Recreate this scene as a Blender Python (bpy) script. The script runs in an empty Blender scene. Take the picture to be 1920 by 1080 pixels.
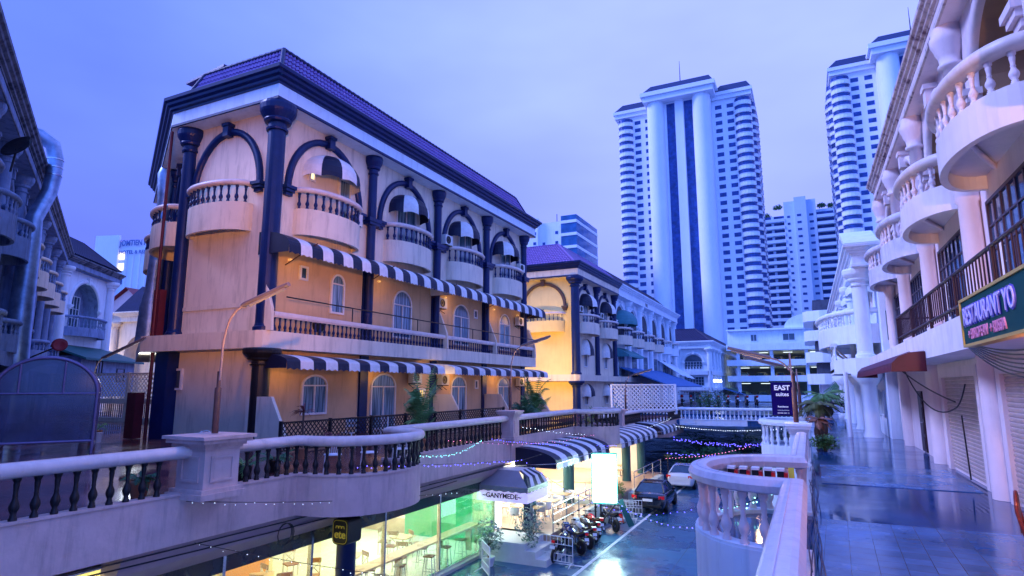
import bpy, bmesh, math, random
from mathutils import Vector, Matrix, noise
random.seed(7)
PI=math.pi
S=bpy.context.scene
COL=S.collection
# ---------------------------------------------------------------- camera, world, exposure
H=2.25
cd=bpy.data.cameras.new('camera'); cam=bpy.data.objects.new('camera',cd); COL.objects.link(cam)
cam.location=(0,0,H); cam.rotation_euler=(math.radians(90+9.29),0,math.radians(25.92))
cd.sensor_width=36; cd.lens=36*1131/1920; cd.clip_start=.05; cd.clip_end=3000
S.camera=cam
S.render.resolution_x=1024; S.render.resolution_y=576
S.view_settings.view_transform='Standard'; S.view_settings.look='None'
S.view_settings.exposure=0; S.view_settings.gamma=1
W=bpy.data.worlds.new('World'); S.world=W; W.use_nodes=True
nt=W.node_tree; nt.nodes.clear(); N=nt.nodes.new; L=nt.links.new
def mth(op,a,b=None,t=None,c=None):
    t=t or nt; n=t.nodes.new('ShaderNodeMath'); n.operation=op
    for i,v in enumerate((a,b,c)):
        if v is None: continue
        if isinstance(v,(int,float)): n.inputs[i].default_value=v
        else: t.links.new(v,n.inputs[i])
    return n.outputs[0]
def mixc(t,f,a,b,mode='MIX'):
    n=t.nodes.new('ShaderNodeMix'); n.data_type='RGBA'; n.blend_type=mode
    for i,v in ((0,f),(6,a),(7,b)):
        if isinstance(v,(int,float)): n.inputs[i].default_value=v
        elif isinstance(v,tuple): n.inputs[i].default_value=(*v,1)
        else: t.links.new(v,n.inputs[i])
    return n.outputs[2]
out=N('ShaderNodeOutputWorld'); bg=N('ShaderNodeBackground'); L(bg.outputs[0],out.inputs[0])
tc=N('ShaderNodeTexCoord'); sp=N('ShaderNodeSeparateXYZ'); L(tc.outputs['Generated'],sp.inputs[0])
sky=N('ShaderNodeTexSky'); sky.sky_type='NISHITA'; sky.sun_disc=False
sky.sun_elevation=math.radians(4); sky.sun_rotation=math.radians(248)
z=sp.outputs[2]
zr=N('ShaderNodeMapRange'); zr.inputs[1].default_value=0.0; zr.inputs[2].default_value=.55; L(z,zr.inputs[0])
xr=N('ShaderNodeMapRange'); xr.interpolation_type='SMOOTHSTEP'; xr.inputs[1].default_value=-.98; xr.inputs[2].default_value=-.1; L(sp.outputs[0],xr.inputs[0])
lowc=mixc(nt,xr.outputs[0],(.15,.17,1.0),(.23,.28,1.2))
highc=mixc(nt,xr.outputs[0],(.16,.31,1.5),(.48,.61,1.9))
base=mixc(nt,zr.outputs[0],lowc,highc)
mp=N('ShaderNodeMapping'); mp.inputs[3].default_value=(1,1,2.6); L(tc.outputs['Generated'],mp.inputs[0])
ns=N('ShaderNodeTexNoise'); ns.inputs['Scale'].default_value=1.7; ns.inputs['Detail'].default_value=4; ns.inputs['Roughness'].default_value=.5; L(mp.outputs[0],ns.inputs[0])
nr=N('ShaderNodeMapRange'); nr.inputs[1].default_value=.36; nr.inputs[2].default_value=.68; nr.inputs[3].default_value=.92; nr.inputs[4].default_value=1.22; L(ns.outputs[0],nr.inputs[0])
cl=N('ShaderNodeVectorMath'); cl.operation='SCALE'; L(base,cl.inputs[0]); L(nr.outputs[0],cl.inputs[3])
# twilight glow on the side of the sky behind the camera
yr=N('ShaderNodeMapRange'); yr.interpolation_type='SMOOTHSTEP'; yr.inputs[1].default_value=.25; yr.inputs[2].default_value=-.75; L(sp.outputs[1],yr.inputs[0])
glow=mixc(nt,yr.outputs[0],(0,0,0),(.03,.16,.7))
sk2=mixc(nt,1.0,sky.outputs[0],(.0005,.001,.004),'MULTIPLY')
# deeper blue overhead and behind the camera, away from the twilight
bk1=N('ShaderNodeMapRange'); bk1.interpolation_type='SMOOTHSTEP'; bk1.inputs[1].default_value=.12; bk1.inputs[2].default_value=-.35; L(sp.outputs[1],bk1.inputs[0])
bk2=N('ShaderNodeMapRange'); bk2.interpolation_type='SMOOTHSTEP'; bk2.inputs[1].default_value=.66; bk2.inputs[2].default_value=.9; L(z,bk2.inputs[0])
deep=mixc(nt,mth('MAXIMUM',bk1.outputs[0],bk2.outputs[0]),cl.outputs[0],(.24,.46,1.75))
a1=mixc(nt,1.0,deep,glow,'ADD'); a2=mixc(nt,1.0,a1,sk2,'ADD')
L(a2,bg.inputs[0]); bg.inputs[1].default_value=1.0
sd=bpy.data.lights.new('sun','SUN'); sd.energy=4.2; sd.angle=math.radians(20); sd.color=(.42,.46,1.0)
so=bpy.data.objects.new('sun',sd); COL.objects.link(so); so.rotation_euler=(math.radians(53),0,math.radians(-68))
# ---------------------------------------------------------------- materials
MT={}
def mat(name,c,rough=.7,metal=0,var=.12,scale=2.0,bump=0,bscale=30,emit=0,ec=None,c2=None,stain=0,spec=.32,trans=0,coat=0,alpha=1,thr=(.45,.62)):
    if name in MT: return MT[name]
    m=bpy.data.materials.new(name); m.use_nodes=True; t=m.node_tree
    b=t.nodes['Principled BSDF']; b.inputs['Roughness'].default_value=rough; b.inputs['Metallic'].default_value=metal
    b.inputs['Specular IOR Level'].default_value=spec; b.inputs['Coat Weight'].default_value=coat; b.inputs['Transmission Weight'].default_value=trans; b.inputs['Alpha'].default_value=alpha
    b.inputs['Base Color'].default_value=(*c,1); m.diffuse_color=(*c,1)
    g=t.nodes.new('ShaderNodeNewGeometry'); P=g.outputs['Position']
    if var or c2 is not None:
        n=t.nodes.new('ShaderNodeTexNoise'); n.inputs['Scale'].default_value=scale; n.inputs['Detail'].default_value=5; n.inputs['Roughness'].default_value=.62; t.links.new(P,n.inputs[0])
        if c2 is None:
            r=t.nodes.new('ShaderNodeMapRange'); r.inputs[1].default_value=.3; r.inputs[2].default_value=.7; t.links.new(n.outputs[0],r.inputs[0])
            lo=tuple(x*(1-var) for x in c); hi=tuple(min(1,x*(1+var)) for x in c)
        else:
            r=t.nodes.new('ShaderNodeMapRange'); r.inputs[1].default_value=thr[0]; r.inputs[2].default_value=thr[1]; t.links.new(n.outputs[0],r.inputs[0]); lo,hi=c,c2
        cc=mixc(t,r.outputs[0],lo,hi)
        if stain:
            mpn=t.nodes.new('ShaderNodeMapping'); mpn.inputs[3].default_value=(2.2,2.2,.28); t.links.new(P,mpn.inputs[0])
            n2=t.nodes.new('ShaderNodeTexNoise'); n2.inputs['Scale'].default_value=1.6; n2.inputs['Detail'].default_value=7; n2.inputs['Roughness'].default_value=.7; t.links.new(mpn.outputs[0],n2.inputs[0])
            r2=t.nodes.new('ShaderNodeMapRange'); r2.inputs[1].default_value=.5; r2.inputs[2].default_value=.72; r2.inputs[4].default_value=stain; t.links.new(n2.outputs[0],r2.inputs[0])
            cc=mixc(t,r2.outputs[0],cc,tuple(x*.22 for x in c))
        t.links.new(cc,b.inputs['Base Color'])
    if bump:
        n3=t.nodes.new('ShaderNodeTexNoise'); n3.inputs['Scale'].default_value=bscale; n3.inputs['Detail'].default_value=3; t.links.new(P,n3.inputs[0])
        bp=t.nodes.new('ShaderNodeBump'); bp.inputs['Strength'].default_value=bump; bp.inputs['Distance'].default_value=.02; t.links.new(n3.outputs[0],bp.inputs['Height']); t.links.new(bp.outputs[0],b.inputs['Normal'])
    if emit: b.inputs['Emission Color'].default_value=(*(ec or c),1); b.inputs['Emission Strength'].default_value=emit
    MT[name]=m; return m
cream=mat('cream_plaster',(.73,.63,.50),.75,var=.07,scale=.9,bump=.15,bscale=14,stain=.42)
white=mat('white_plaster',(.71,.81,.90),.7,var=.06,scale=.7,bump=.12,bscale=12,stain=.24)
pinkw=mat('pinkish_plaster',(.76,.65,.66),.72,var=.07,scale=.9,bump=.2,bscale=10,stain=.18)
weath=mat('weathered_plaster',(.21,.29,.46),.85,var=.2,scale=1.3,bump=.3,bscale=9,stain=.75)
mould=mat('mouldy_cornice',(.62,.52,.48),.8,c2=(.16,.10,.12),scale=2.6,bump=.3,bscale=12,thr=(.5,.66),stain=.5)
kerbm=mat('stained_concrete_paint',(.60,.45,.42),.72,var=.12,scale=1.4,bump=.6,bscale=5,stain=.4)
railm=mat('glossy_rail_paint',(.70,.60,.56),.38,var=.08,scale=3,bump=.1,bscale=20,stain=.25)
navy=mat('navy_gloss_paint',(.003,.014,.085),.38,var=.25,scale=2,bump=.06,bscale=20)
black=mat('black_paint',(.012,.011,.014),.38,var=.2)
tan=mat('lamp_tan_plaster',(.62,.42,.24),.8,var=.07,scale=1.0,bump=.15,bscale=12,stain=.3)  # cream wall with warm lamp light put into the colour
cbl=mat('awning_black_canvas',(.008,.010,.035),.5,var=.2)
cwh=mat('awning_white_canvas',(.72,.70,.68),.7,var=.1,scale=4)
glass=mat('dark_window_glass',(.03,.06,.10),.08,var=.2,scale=3,spec=.8)
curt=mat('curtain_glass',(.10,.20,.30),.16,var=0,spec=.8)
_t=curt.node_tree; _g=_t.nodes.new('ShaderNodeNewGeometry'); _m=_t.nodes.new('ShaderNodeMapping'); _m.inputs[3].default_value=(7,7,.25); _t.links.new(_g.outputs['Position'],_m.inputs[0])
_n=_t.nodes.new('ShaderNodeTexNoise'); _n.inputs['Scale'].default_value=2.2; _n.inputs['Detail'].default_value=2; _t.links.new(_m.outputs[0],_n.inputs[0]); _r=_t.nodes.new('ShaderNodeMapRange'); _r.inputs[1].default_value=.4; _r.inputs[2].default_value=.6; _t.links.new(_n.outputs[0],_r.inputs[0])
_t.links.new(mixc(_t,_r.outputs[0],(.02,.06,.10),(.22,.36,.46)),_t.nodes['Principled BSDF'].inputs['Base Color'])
wframe=mat('white_window_frame',(.72,.70,.70),.45,var=.05)
galv=mat('galvanised_duct',(.26,.36,.50),.38,metal=.85,var=.3,scale=2,bump=.2,bscale=6)
steel=mat('stainless_steel',(.6,.62,.66),.25,metal=1,var=.1)
brown=mat('rust_brown_paint',(.10,.045,.035),.5,var=.25,scale=8)
acm=mat('ac_casing',(.62,.62,.60),.5,var=.08)
plast=mat('white_plastic',(.78,.78,.80),.4,var=.04)
redp=mat('red_pipe_paint',(.10,.012,.02),.5,var=.2)
terr=mat('terracotta',(.32,.13,.07),.7,var=.2)
leafd=mat('leaf_dark',(.05,.16,.07),.45,var=.4,scale=4)
leafm=mat('leaf_mid',(.10,.25,.08),.45,var=.4,scale=4)
leafr=mat('leaf_red',(.16,.045,.05),.5,var=.3,scale=4)
leafy=mat('leaf_yellow',(.30,.30,.05),.5,var=.3,scale=4)
bark=mat('bark',(.10,.07,.05),.85,var=.3,scale=8)
wood=mat('brown_wood',(.20,.10,.05),.5,var=.25,scale=6)
lwood=mat('light_wood',(.42,.28,.15),.5,var=.2,scale=4)
asph=None
# ---------------------------------------------------------------- object helpers
def tag(o,label=None,cat=None,group=None,kind=None):
    for k,v in (('label',label),('category',cat),('group',group),('kind',kind)):
        if v: o[k]=v
    return o
def empty(name,loc=(0,0,0),label=None,cat=None,group=None):
    o=bpy.data.objects.new(name,None); COL.objects.link(o); o.location=loc; o.empty_display_size=.2
    return tag(o,label,cat,group)
def wloc(o):
    v=Vector((0,0,0))
    while o is not None: v=v+Vector(o.location); o=o.parent
    return v
class MB:
    def __init__(s,T=None): s.v=[]; s.f=[]; s.m=[]; s.T=T; s.sm=[]
    def add(s,vs,fs,mi=0,smooth=False):
        b=len(s.v)
        if s.T is not None: vs=[s.T@Vector(q) for q in vs]
        s.v+=[tuple(q) for q in vs]
        for f in fs: s.f.append(tuple(b+i for i in f)); s.m.append(mi); s.sm.append(smooth)
        return s
    def box(s,x0,x1,y0,y1,z0,z1,mi=0):
        return s.add([(x,y,zz) for zz in (z0,z1) for y in (y0,y1) for x in (x0,x1)],[(0,2,3,1),(4,5,7,6),(0,1,5,4),(2,6,7,3),(0,4,6,2),(1,3,7,5)],mi)
    def bbox(s,c,d,rz=0,mi=0,rx=0,ry=0):
        M=Matrix.Translation(c)@Matrix.Rotation(rz,4,'Z')@Matrix.Rotation(ry,4,'Y')@Matrix.Rotation(rx,4,'X'); a,b,e=[q/2 for q in d]
        return s.add([M@Vector((x,y,zz)) for zz in (-e,e) for y in (-b,b) for x in (-a,a)],[(0,2,3,1),(4,5,7,6),(0,1,5,4),(2,6,7,3),(0,4,6,2),(1,3,7,5)],mi)
    def quad(s,a,b,c,d,mi=0): return s.add([a,b,c,d],[(0,1,2,3)],mi)
    def prism(s,poly,z0,z1,mi=0,smooth=False):
        n=len(poly); vs=[(p[0],p[1],z0) for p in poly]+[(p[0],p[1],z1) for p in poly]
        s.add(vs,[tuple(range(n-1,-1,-1)),tuple(range(n,2*n))],mi)
        return s.add(vs,[(i,(i+1)%n,n+(i+1)%n,n+i) for i in range(n)],mi,smooth)
    def ext(s,poly,a,b,axis='y',mi=0):   # poly of (p,q); axis x: (x,p,q), y: (p,y,q)
        n=len(poly); f=(lambda t,p:(t,p[0],p[1])) if axis=='x' else (lambda t,p:(p[0],t,p[1]))
        return s.add([f(a,p) for p in poly]+[f(b,p) for p in poly],[tuple(range(n-1,-1,-1)),tuple(range(n,2*n))]+[(i,(i+1)%n,n+(i+1)%n,n+i) for i in range(n)],mi)
    def lathe(s,prof,c=(0,0,0),n=12,mi=0,smooth=True,cap=True,a0=0,a1=2*PI):
        full=abs(a1-a0-2*PI)<1e-6; k=n if full else n+1
        vs=[(c[0]+r*math.cos(a0+(a1-a0)*i/n),c[1]+r*math.sin(a0+(a1-a0)*i/n),c[2]+zz) for r,zz in prof for i in range(k)]
        fs=[]
        for j in range(len(prof)-1):
            for i in range(n):
                i2=(i+1)%k if full else i+1
                fs.append((j*k+i,j*k+i2,(j+1)*k+i2,(j+1)*k+i))
        s.add(vs,fs,mi,smooth)
        if cap and full:
            s.add(vs[:k],[tuple(range(k-1,-1,-1))],mi); s.add(vs[-k:],[tuple(range(k))],mi)
        return s
    def tube(s,pts,r,n=8,mi=0,smooth=True,cap=True):
        pts=[Vector(p) for p in pts]; rings=[]; up=Vector((0,0,1)); prev=None
        for i,p in enumerate(pts):
            d=(pts[min(i+1,len(pts)-1)]-pts[max(i-1,0)]).normalized()
            a=(prev-d*prev.dot(d)) if prev is not None else (up.cross(d) if abs(d.z)<.95 else Vector((1,0,0)).cross(d))
            a=a.normalized() if a.length>1e-6 else Vector((1,0,0)); b=d.cross(a); prev=a
            rr=r[i] if isinstance(r,(list,tuple)) else r
            rings.append([p+a*(rr*math.cos(2*PI*j/n))+b*(rr*math.sin(2*PI*j/n)) for j in range(n)])
        k=len(pts); vs=[q for g in rings for q in g]
        fs=[(i*n+j,i*n+(j+1)%n,(i+1)*n+(j+1)%n,(i+1)*n+j) for i in range(k-1) for j in range(n)]
        s.add(vs,fs,mi,smooth)
        if cap: s.add(rings[0],[tuple(range(n-1,-1,-1))],mi); s.add(rings[-1],[tuple(range(n))],mi)
        return s
    def sweep(s,path,sec,mi=0,closed_sec=True,smooth=False,capends=True):
        # path of (x,y); sec of (outset to the right-hand side, z)
        P=[Vector((p[0],p[1])) for p in path]; k=len(P); n=len(sec); vs=[]
        for i,p in enumerate(P):
            d0=(P[i]-P[i-1]).normalized() if i>0 else None; d1=(P[i+1]-P[i]).normalized() if i<k-1 else None
            if d0 is None: d0=d1
            if d1 is None: d1=d0
            n0=Vector((d0.y,-d0.x)); n1=Vector((d1.y,-d1.x)); m=(n0+n1); m=m/max(.35,m.length)*1.0; m.normalize(); sc=1/max(.4,m.dot(n0))
            vs+=[(p.x+m.x*o*sc,p.y+m.y*o*sc,zz) for o,zz in sec]
        q=n if closed_sec else n-1
        fs=[(i*n+j,(i+1)*n+j,(i+1)*n+(j+1)%n,i*n+(j+1)%n) for i in range(k-1) for j in range(q)]
        s.add(vs,fs,mi,smooth)
        if capends and closed_sec: s.add(vs[:n],[tuple(range(n))],mi); s.add(vs[-n:],[tuple(range(n-1,-1,-1))],mi)
        return s
    def build(s,name,mats,parent=None,label=None,kind=None,cat=None,group=None,local=False):
        me=bpy.data.meshes.new(name); off=Vector((0,0,0))
        me.from_pydata(s.v,[],s.f)
        if not isinstance(mats,(list,tuple)): mats=[mats]
        for m in mats: me.materials.append(m)
        me.polygons.foreach_set('material_index',s.m); me.polygons.foreach_set('use_smooth',s.sm); me.update()
        o=bpy.data.objects.new(name,me); COL.objects.link(o)
        if parent is not None:
            o.parent=parent
            if not local: o.location=-wloc(parent)
        return tag(o,label,cat,group,kind)
def inst(name,me,loc,parent=None,rz=0,sc=(1,1,1)):
    o=bpy.data.objects.new(name,me); COL.objects.link(o)
    if parent is not None: o.parent=parent; loc=Vector(loc)-wloc(parent)
    o.location=loc; o.rotation_euler=(0,0,rz); o.scale=sc; return o
def kids(o): return KID.get(o.name,[])
def copy_tree(o,parent=None,root=True):
    c=o.copy(); COL.objects.link(c); c.parent=parent
    for ch in [q for q in bpy.data.objects if q.parent==o]: copy_tree(ch,c,False)
    return c
def place(proto,used,loc,rz,label,group=None,name=None):
    o=copy_tree(proto) if used else proto
    o.location=loc; o.rotation_euler=(0,0,rz); o['label']=label
    if group: o['group']=group
    return o
def FR(x,y,deg): return Matrix.Translation((x,y,0))@Matrix.Rotation(math.radians(deg),4,'Z')
# ---------------------------------------------------------------- balusters: the 100 nearest of a thing are parts, the rest one
BP=[(.5,0),(.5,.07),(.36,.09),(.42,.13),(.30,.15),(.52,.24),(.62,.31),(.55,.38),(.34,.47),(.26,.54),(.34,.57),(.26,.60),(.30,.70),(.38,.82),(.32,.86),(.46,.90),(.5,.92),(.5,1)]
BM={}
def bal_mesh(m,h,r):
    k=(m.name,round(h,2),round(r,3))
    if k not in BM:
        b=MB(); b.lathe([(q*r*1.55,zz*h) for q,zz in BP],n=10)
        me=bpy.data.meshes.new('baluster'); me.from_pydata(b.v,[],b.f); me.materials.append(m); me.polygons.foreach_set('use_smooth',b.sm); me.update(); BM[k]=me
    return BM[k]
BQ={}
def balu(root,parent,p,h,m,r=.075): BQ.setdefault(root.name,[root,[]])[1].append((parent,Vector(p),h,m,r))
def flush_balusters():
    for root,l in BQ.values():
        l.sort(key=lambda e:(e[1]-Vector((0,0,H))).length)
        for parent,p,h,m,r in l[:100]: inst('baluster',bal_mesh(m,h,r),p,parent)
        rest=l[100:]
        if rest:
            b=MB()
            for parent,p,h,m,r in rest: b.lathe([(q*r*1.55,zz*h) for q,zz in BP[::2]+[BP[-1]]],c=p,n=6)
            b.build('baluster',rest[0][3],root,kind='stuff')
def resample(path,step):
    out=[]; P=[Vector(p) for p in path]; acc=step/2
    for a,b in zip(P,P[1:]):
        l=(b-a).length; t=acc
        while t<l: out.append(a+(b-a)*(t/l)); t+=step
        acc=t-l
    return out
def text_mesh(s,size,font_depth=.01,align='CENTER',bold=0.0):
    c=bpy.data.curves.new('lettering','FONT'); c.body=s; c.size=size; c.extrude=font_depth; c.align_x=align; c.align_y='CENTER'; c.offset=bold; c.resolution_u=3
    o=bpy.data.objects.new('tmp',c); COL.objects.link(o); dg=bpy.context.evaluated_depsgraph_get(); dg.update()
    me=bpy.data.meshes.new_from_object(o.evaluated_get(dg)); bpy.data.objects.remove(o); return me
def text(s,size,M,m,parent,name='lettering',**k):
    me=text_mesh(s,size,**k); me.transform(M); me.materials.clear(); me.materials.append(m)
    o=bpy.data.objects.new(name,me); COL.objects.link(o); o.parent=parent; o.location=-wloc(parent); return o
def RX(a): return Matrix.Rotation(math.radians(a),4,'X')
def RZ(a): return Matrix.Rotation(math.radians(a),4,'Z')
# ---------------------------------------------------------------- architecture elements (frame T: x along the wall, -y outward)
def el_column(root,T,u,v,z0,z1,r,m,cap=True,name='column',capz=None):
    b=MB(T); h=z1-z0; c=(u,v,0); ch=capz or min(.95,h*.3)
    prof=[(r*1.25,z0),(r*1.25,z0+.15),(r*1.08,z0+.2),(r,z0+.3),(r*.97,z1-ch)] if cap else [(r,z0),(r,z1)]
    if cap:
        q=z1-ch; prof+=[(r*1.2,q),(r*1.25,q+ch*.07),(r*1.05,q+ch*.1),(r*1.05,q+ch*.27),(r*1.45,q+ch*.31),(r*1.55,q+ch*.38),(r*1.5,q+ch*.43),(r*1.7,q+ch*.52),(r*1.95,q+ch*.64),(r*2.05,q+ch*.72),(r*2.1,q+ch*.9),(r*2.0,z1)]
    b.lathe(prof,c,n=26,smooth=False); return b.build(name,m,root)
def el_arch(root,T,uc,hw,zs,rise,m,w=.32,v=0,d=.16,key=True,imp=True,n=24):
    b=MB(T); A=[PI*i/n for i in range(n+1)]
    o=[(uc-hw*math.cos(a),zs+rise*math.sin(a)) for a in A]; i_=[(uc-(hw-w)*math.cos(a),zs+(rise-w)*math.sin(a)) for a in A]
    m1=[(uc-(hw-w*.35)*math.cos(a),zs+(rise-w*.35)*math.sin(a)) for a in A]
    vs=[]; sec=[(o,0),(o,d),(m1,d*1.25),(i_,d*.9),(i_,0)]
    for j in range(n+1): vs+=[(L_[j][0],v-dd,L_[j][1]) for L_,dd in sec]
    k=len(sec); b.add(vs,[(j*k+q,(j+1)*k+q,(j+1)*k+q+1,j*k+q+1) for j in range(n) for q in range(k-1)],0,True)
    if key: b.box(uc-.17,uc+.17,v-d*2.1,v,zs+rise-w-.08,zs+rise+.12); b.box(uc-.22,uc+.22,v-d*2.4,v,zs+rise+.1,zs+rise+.24)
    if imp:
        for s in (-1,1):
            x=uc+s*(hw-w/2)
            for hh,ww,dd in ((0,.56,.34),(-.14,.46,.28),(-.3,.34,.2)): b.box(x-ww/2-.02,x+ww/2+.02,v-dd,v,zs+hh-.14,zs+hh+.001*(hh==0))
    return b.build('arch',m,root)
def ell(uc,hw,p,n=20,v=0,ex=1.0):
    return [(uc-hw*math.cos(PI*i/n),v-p*math.sin(PI*i/n)**ex) for i in range(n+1)]
def el_balcony(root,T,uc,hw,p,zb,zf,zr,mf,mb,mr=None,step=.36,v=0,nb=None,br=.07,under=None,ex=.85,rimw=.14,broken=False):
    path=ell(uc,hw,p,24,v,ex); b=MB(T)
    b.sweep(path,[(0,zb),(0,zf),(-rimw,zf),(-rimw,zb)],smooth=False)
    poly=[(q[0],q[1]) for q in ell(uc,hw-rimw,p-rimw,24,v,ex)]
    b.prism(poly,zb+(zf-zb)*.45,zb+(zf-zb)*.6)
    o=b.build('balcony',[mf],root)
    r=MB(T); c=zr-.13
    r.sweep(path,[(.03,c-.12),(.1,c-.07),(.12,c+.02),(.06,c+.11),(-.06,c+.13),(-.18,c+.11),(-.24,c+.02),(-.22,c-.07),(-.15,c-.12)],smooth=True); r.build('handrail',mr or mf,o)
    pts=resample(ell(uc,hw-.09,p-.08,40,v,ex),step)
    for q in pts:
        w=T@Vector((q[0],q[1],zf)); balu(root,o,w,zr-.25-zf,mb,br)
    return o
def el_dome(root,T,uc,hw,p,zb,h,mats,seg=5,v=0,first=0,sub=4,val=.28,name='awning'):
    b=MB(T); n=seg*sub; R=6
    ring=lambda k:[(uc-hw*math.cos(PI*i/n)*math.cos(PI/2*k/R),v-p*math.sin(PI*i/n)*math.cos(PI/2*k/R)-.01,zb+h*math.sin(PI/2*k/R)) for i in range(n+1)]
    for k in range(R):
        a=ring(k); c=ring(k+1)
        for i in range(n): b.add([a[i],a[i+1],c[i+1],c[i]],[(0,1,2,3)],(i//sub+first)%2,True)
    a=ring(0)
    for i in range(n):
        z0=zb-val+(.09*abs(math.sin(PI*i/4)) ); z1=zb-val+(.09*abs(math.sin(PI*(i+1)/4)))
        b.quad((a[i][0],a[i][1],z0),(a[i+1][0],a[i+1][1],z1),a[i+1],a[i],(i//sub+first)%2)
    return b.build(name,mats,root)
def el_awn(root,T,u0,u1,zt,zf,out,mats,sw=.62,val=.36,v=0,first=0,curve=True,name='awning',closed=True):
    b=MB(T); n=max(1,round((u1-u0)/sw)); sw=(u1-u0)/n; K=8
    prof=[(v-.01,zt)]
    for k in range(1,K+1):
        t=k/K
        prof.append((v-out*(t if not curve else math.sin(t*PI/2)),zt-(zt-zf)*(t if not curve else 1-math.cos(t*PI/2))))
    for s in range(n):
        mi=(s+first)%2; a=u0+s*sw
        for j in range(4):
            x0=a+sw*j/4; x1=a+sw*(j+1)/4
            for k in range(K): b.quad((x0,prof[k][0],prof[k][1]),(x0,prof[k+1][0],prof[k+1][1]),(x1,prof[k+1][0],prof[k+1][1]),(x1,prof[k][0],prof[k][1]),mi)
            sc=lambda x:zf-val+.07*abs(math.sin(PI*(x-u0)/(sw*.5)))
            b.quad((x0,prof[-1][0],zf),(x0,prof[-1][0]-.03,sc(x0)),(x1,prof[-1][0]-.03,sc(x1)),(x1,prof[-1][0],zf),mi)
    if closed:
        for x,mi in ((u0,first%2),(u1,(n-1+first)%2)):
            b.add([(x,q[0],q[1]) for q in prof]+[(x,prof[-1][0],zf-val*.8),(x,v-.01,zf-val*.8)],[tuple(range(K+3))],mi)
            for k in range(4):
                pass
    return b.build(name,mats,root)
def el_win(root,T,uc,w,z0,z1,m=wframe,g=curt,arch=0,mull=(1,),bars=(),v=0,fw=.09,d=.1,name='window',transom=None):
    # proud frame with a pane set inside; arch = rise of a rounded head above z1
    n=14; b=MB(T); hw=w/2
    def outline(k):
        a=hw-k; pts=[(uc-a,z0+k)]
        if arch: pts+=[(uc-a*math.cos(PI*i/n),z1+(arch-k)*math.sin(PI*i/n)) for i in range(n+1)]
        else: pts+=[(uc-a,z1-k),(uc+a,z1-k)]
        return pts+[(uc+a,z0+k)]
    o=outline(0); i_=outline(fw); k=len(o)
    for q in range(k):
        r=(q+1)%k
        b.quad((o[q][0],v-d,o[q][1]),(o[r][0],v-d,o[r][1]),(i_[r][0],v-d,i_[r][1]),(i_[q][0],v-d,i_[q][1]))
        b.quad((o[q][0],v,o[q][1]),(o[r][0],v,o[r][1]),(o[r][0],v-d,o[r][1]),(o[q][0],v-d,o[q][1]))
        b.quad((i_[q][0],v-d,i_[q][1]),(i_[r][0],v-d,i_[r][1]),(i_[r][0],v-.01,i_[r][1]),(i_[q][0],v-.01,i_[q][1]))
    for j in range(1,mull[0]+1) if mull else ():
        x=uc-hw+w*j/(mull[0]+1); b.box(x-.03,x+.03,v-d+.012,v-.02,z0+fw*.5,z1-(0 if arch else fw*.5))
    if arch: b.box(uc-hw+fw,uc+hw-fw,v-d+.009,v-.02,z1-.03,z1+.03)
    if transom:
        for tz in transom: b.box(uc-hw+fw,uc+hw-fw,v-d+.009,v-.02,tz-.02,tz+.02)
    for x in bars: b.box(x-.02,x+.02,v-d+.015,v-.02,z0+fw,z1-fw)
    o_=b.build(name,m,root)
    p=MB(T); ii=outline(fw*.6); p.add([(q[0],v-.04,q[1]) for q in ii],[tuple(range(len(ii)))]); p.build('pane',g,o_)
    return o_
def tiles(b,a,bb,c,d,cw=.24,rl=.36,amp=.035,mi=0):
    # a-b along the eave, d-c along the top
    a,bb,c,d=map(Vector,(a,bb,c,d)); nrm=((bb-a).cross(d-a)).normalized()
    W_=max((bb-a).length,(c-d).length); Hh=(d-a).length; nc=int(W_/cw)*4; nr=max(2,int(Hh/rl)); vs=[]; rows=[]
    for r in range(nr):
        for tt,lift in ((r/nr,.05),((r+1)/nr,.0)): rows.append((tt,lift))
    for tt,lift in rows:
        p0=a+(d-a)*tt; p1=bb+(c-bb)*tt
        for i in range(nc+1):
            s=i/nc; q=p0+(p1-p0)*s+nrm*(lift+amp*math.cos(PI/2*i)); vs.append(q)
    k=nc+1
    b.add(vs,[(r*k+i,r*k+i+1,(r+1)*k+i+1,(r+1)*k+i) for r in range(len(rows)-1) for i in range(nc)],mi,False)
def el_roof(root,pts,dz,off,z,m,ridge=True,label=None):
    # mansard band: outline pts (x,y) anticlockwise seen from above with outward to the right; off = inward, dz = rise
    pass
def mitre_path(path,off):
    P=[Vector(p) for p in path]; out=[]
    for i,p in enumerate(P):
        d0=(P[i]-P[i-1]).normalized() if i>0 else (P[1]-P[0]).normalized(); d1=(P[i+1]-P[i]).normalized() if i<len(P)-1 else (P[-1]-P[-2]).normalized()
        n0=Vector((d0.y,-d0.x)); n1=Vector((d1.y,-d1.x)); m=(n0+n1).normalized(); out.append(p+m*(off/max(.4,m.dot(n0))))
    return out
def el_mansard(root,path,z0,z1,inset,m,mr,cw=.24,name='roof'):
    b=MB(); inner=mitre_path(path,-inset)
    for i in range(len(path)-1):
        tiles(b,(*path[i],z0),(*path[i+1],z0),(*inner[i+1],z1),(*inner[i],z1),cw)
    b.add([(*q,z1-.05) for q in inner],[tuple(range(len(inner)))]) if len(inner)>2 else None
    o=b.build(name,m,root); r=MB()
    for i in range(1,len(path)-1): r.tube([Vector((*path[i],z0+.05)).lerp(Vector((*inner[i],z1+.03)),k/8) for k in range(9)],.10,8)
    top=[]
    for i in range(len(inner)-1):
        a=Vector((*inner[i],z1+.02)); c=Vector((*inner[i+1],z1+.02)); L_=(c-a).length; k=max(2,int(L_/.36))
        for j in range(k):
            p=a.lerp(c,j/k); q=a.lerp(c,(j+.96)/k); r.tube([p,q],[.115,.085],8)
    r.build('ridge_tiles',mr,o); return o
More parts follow.
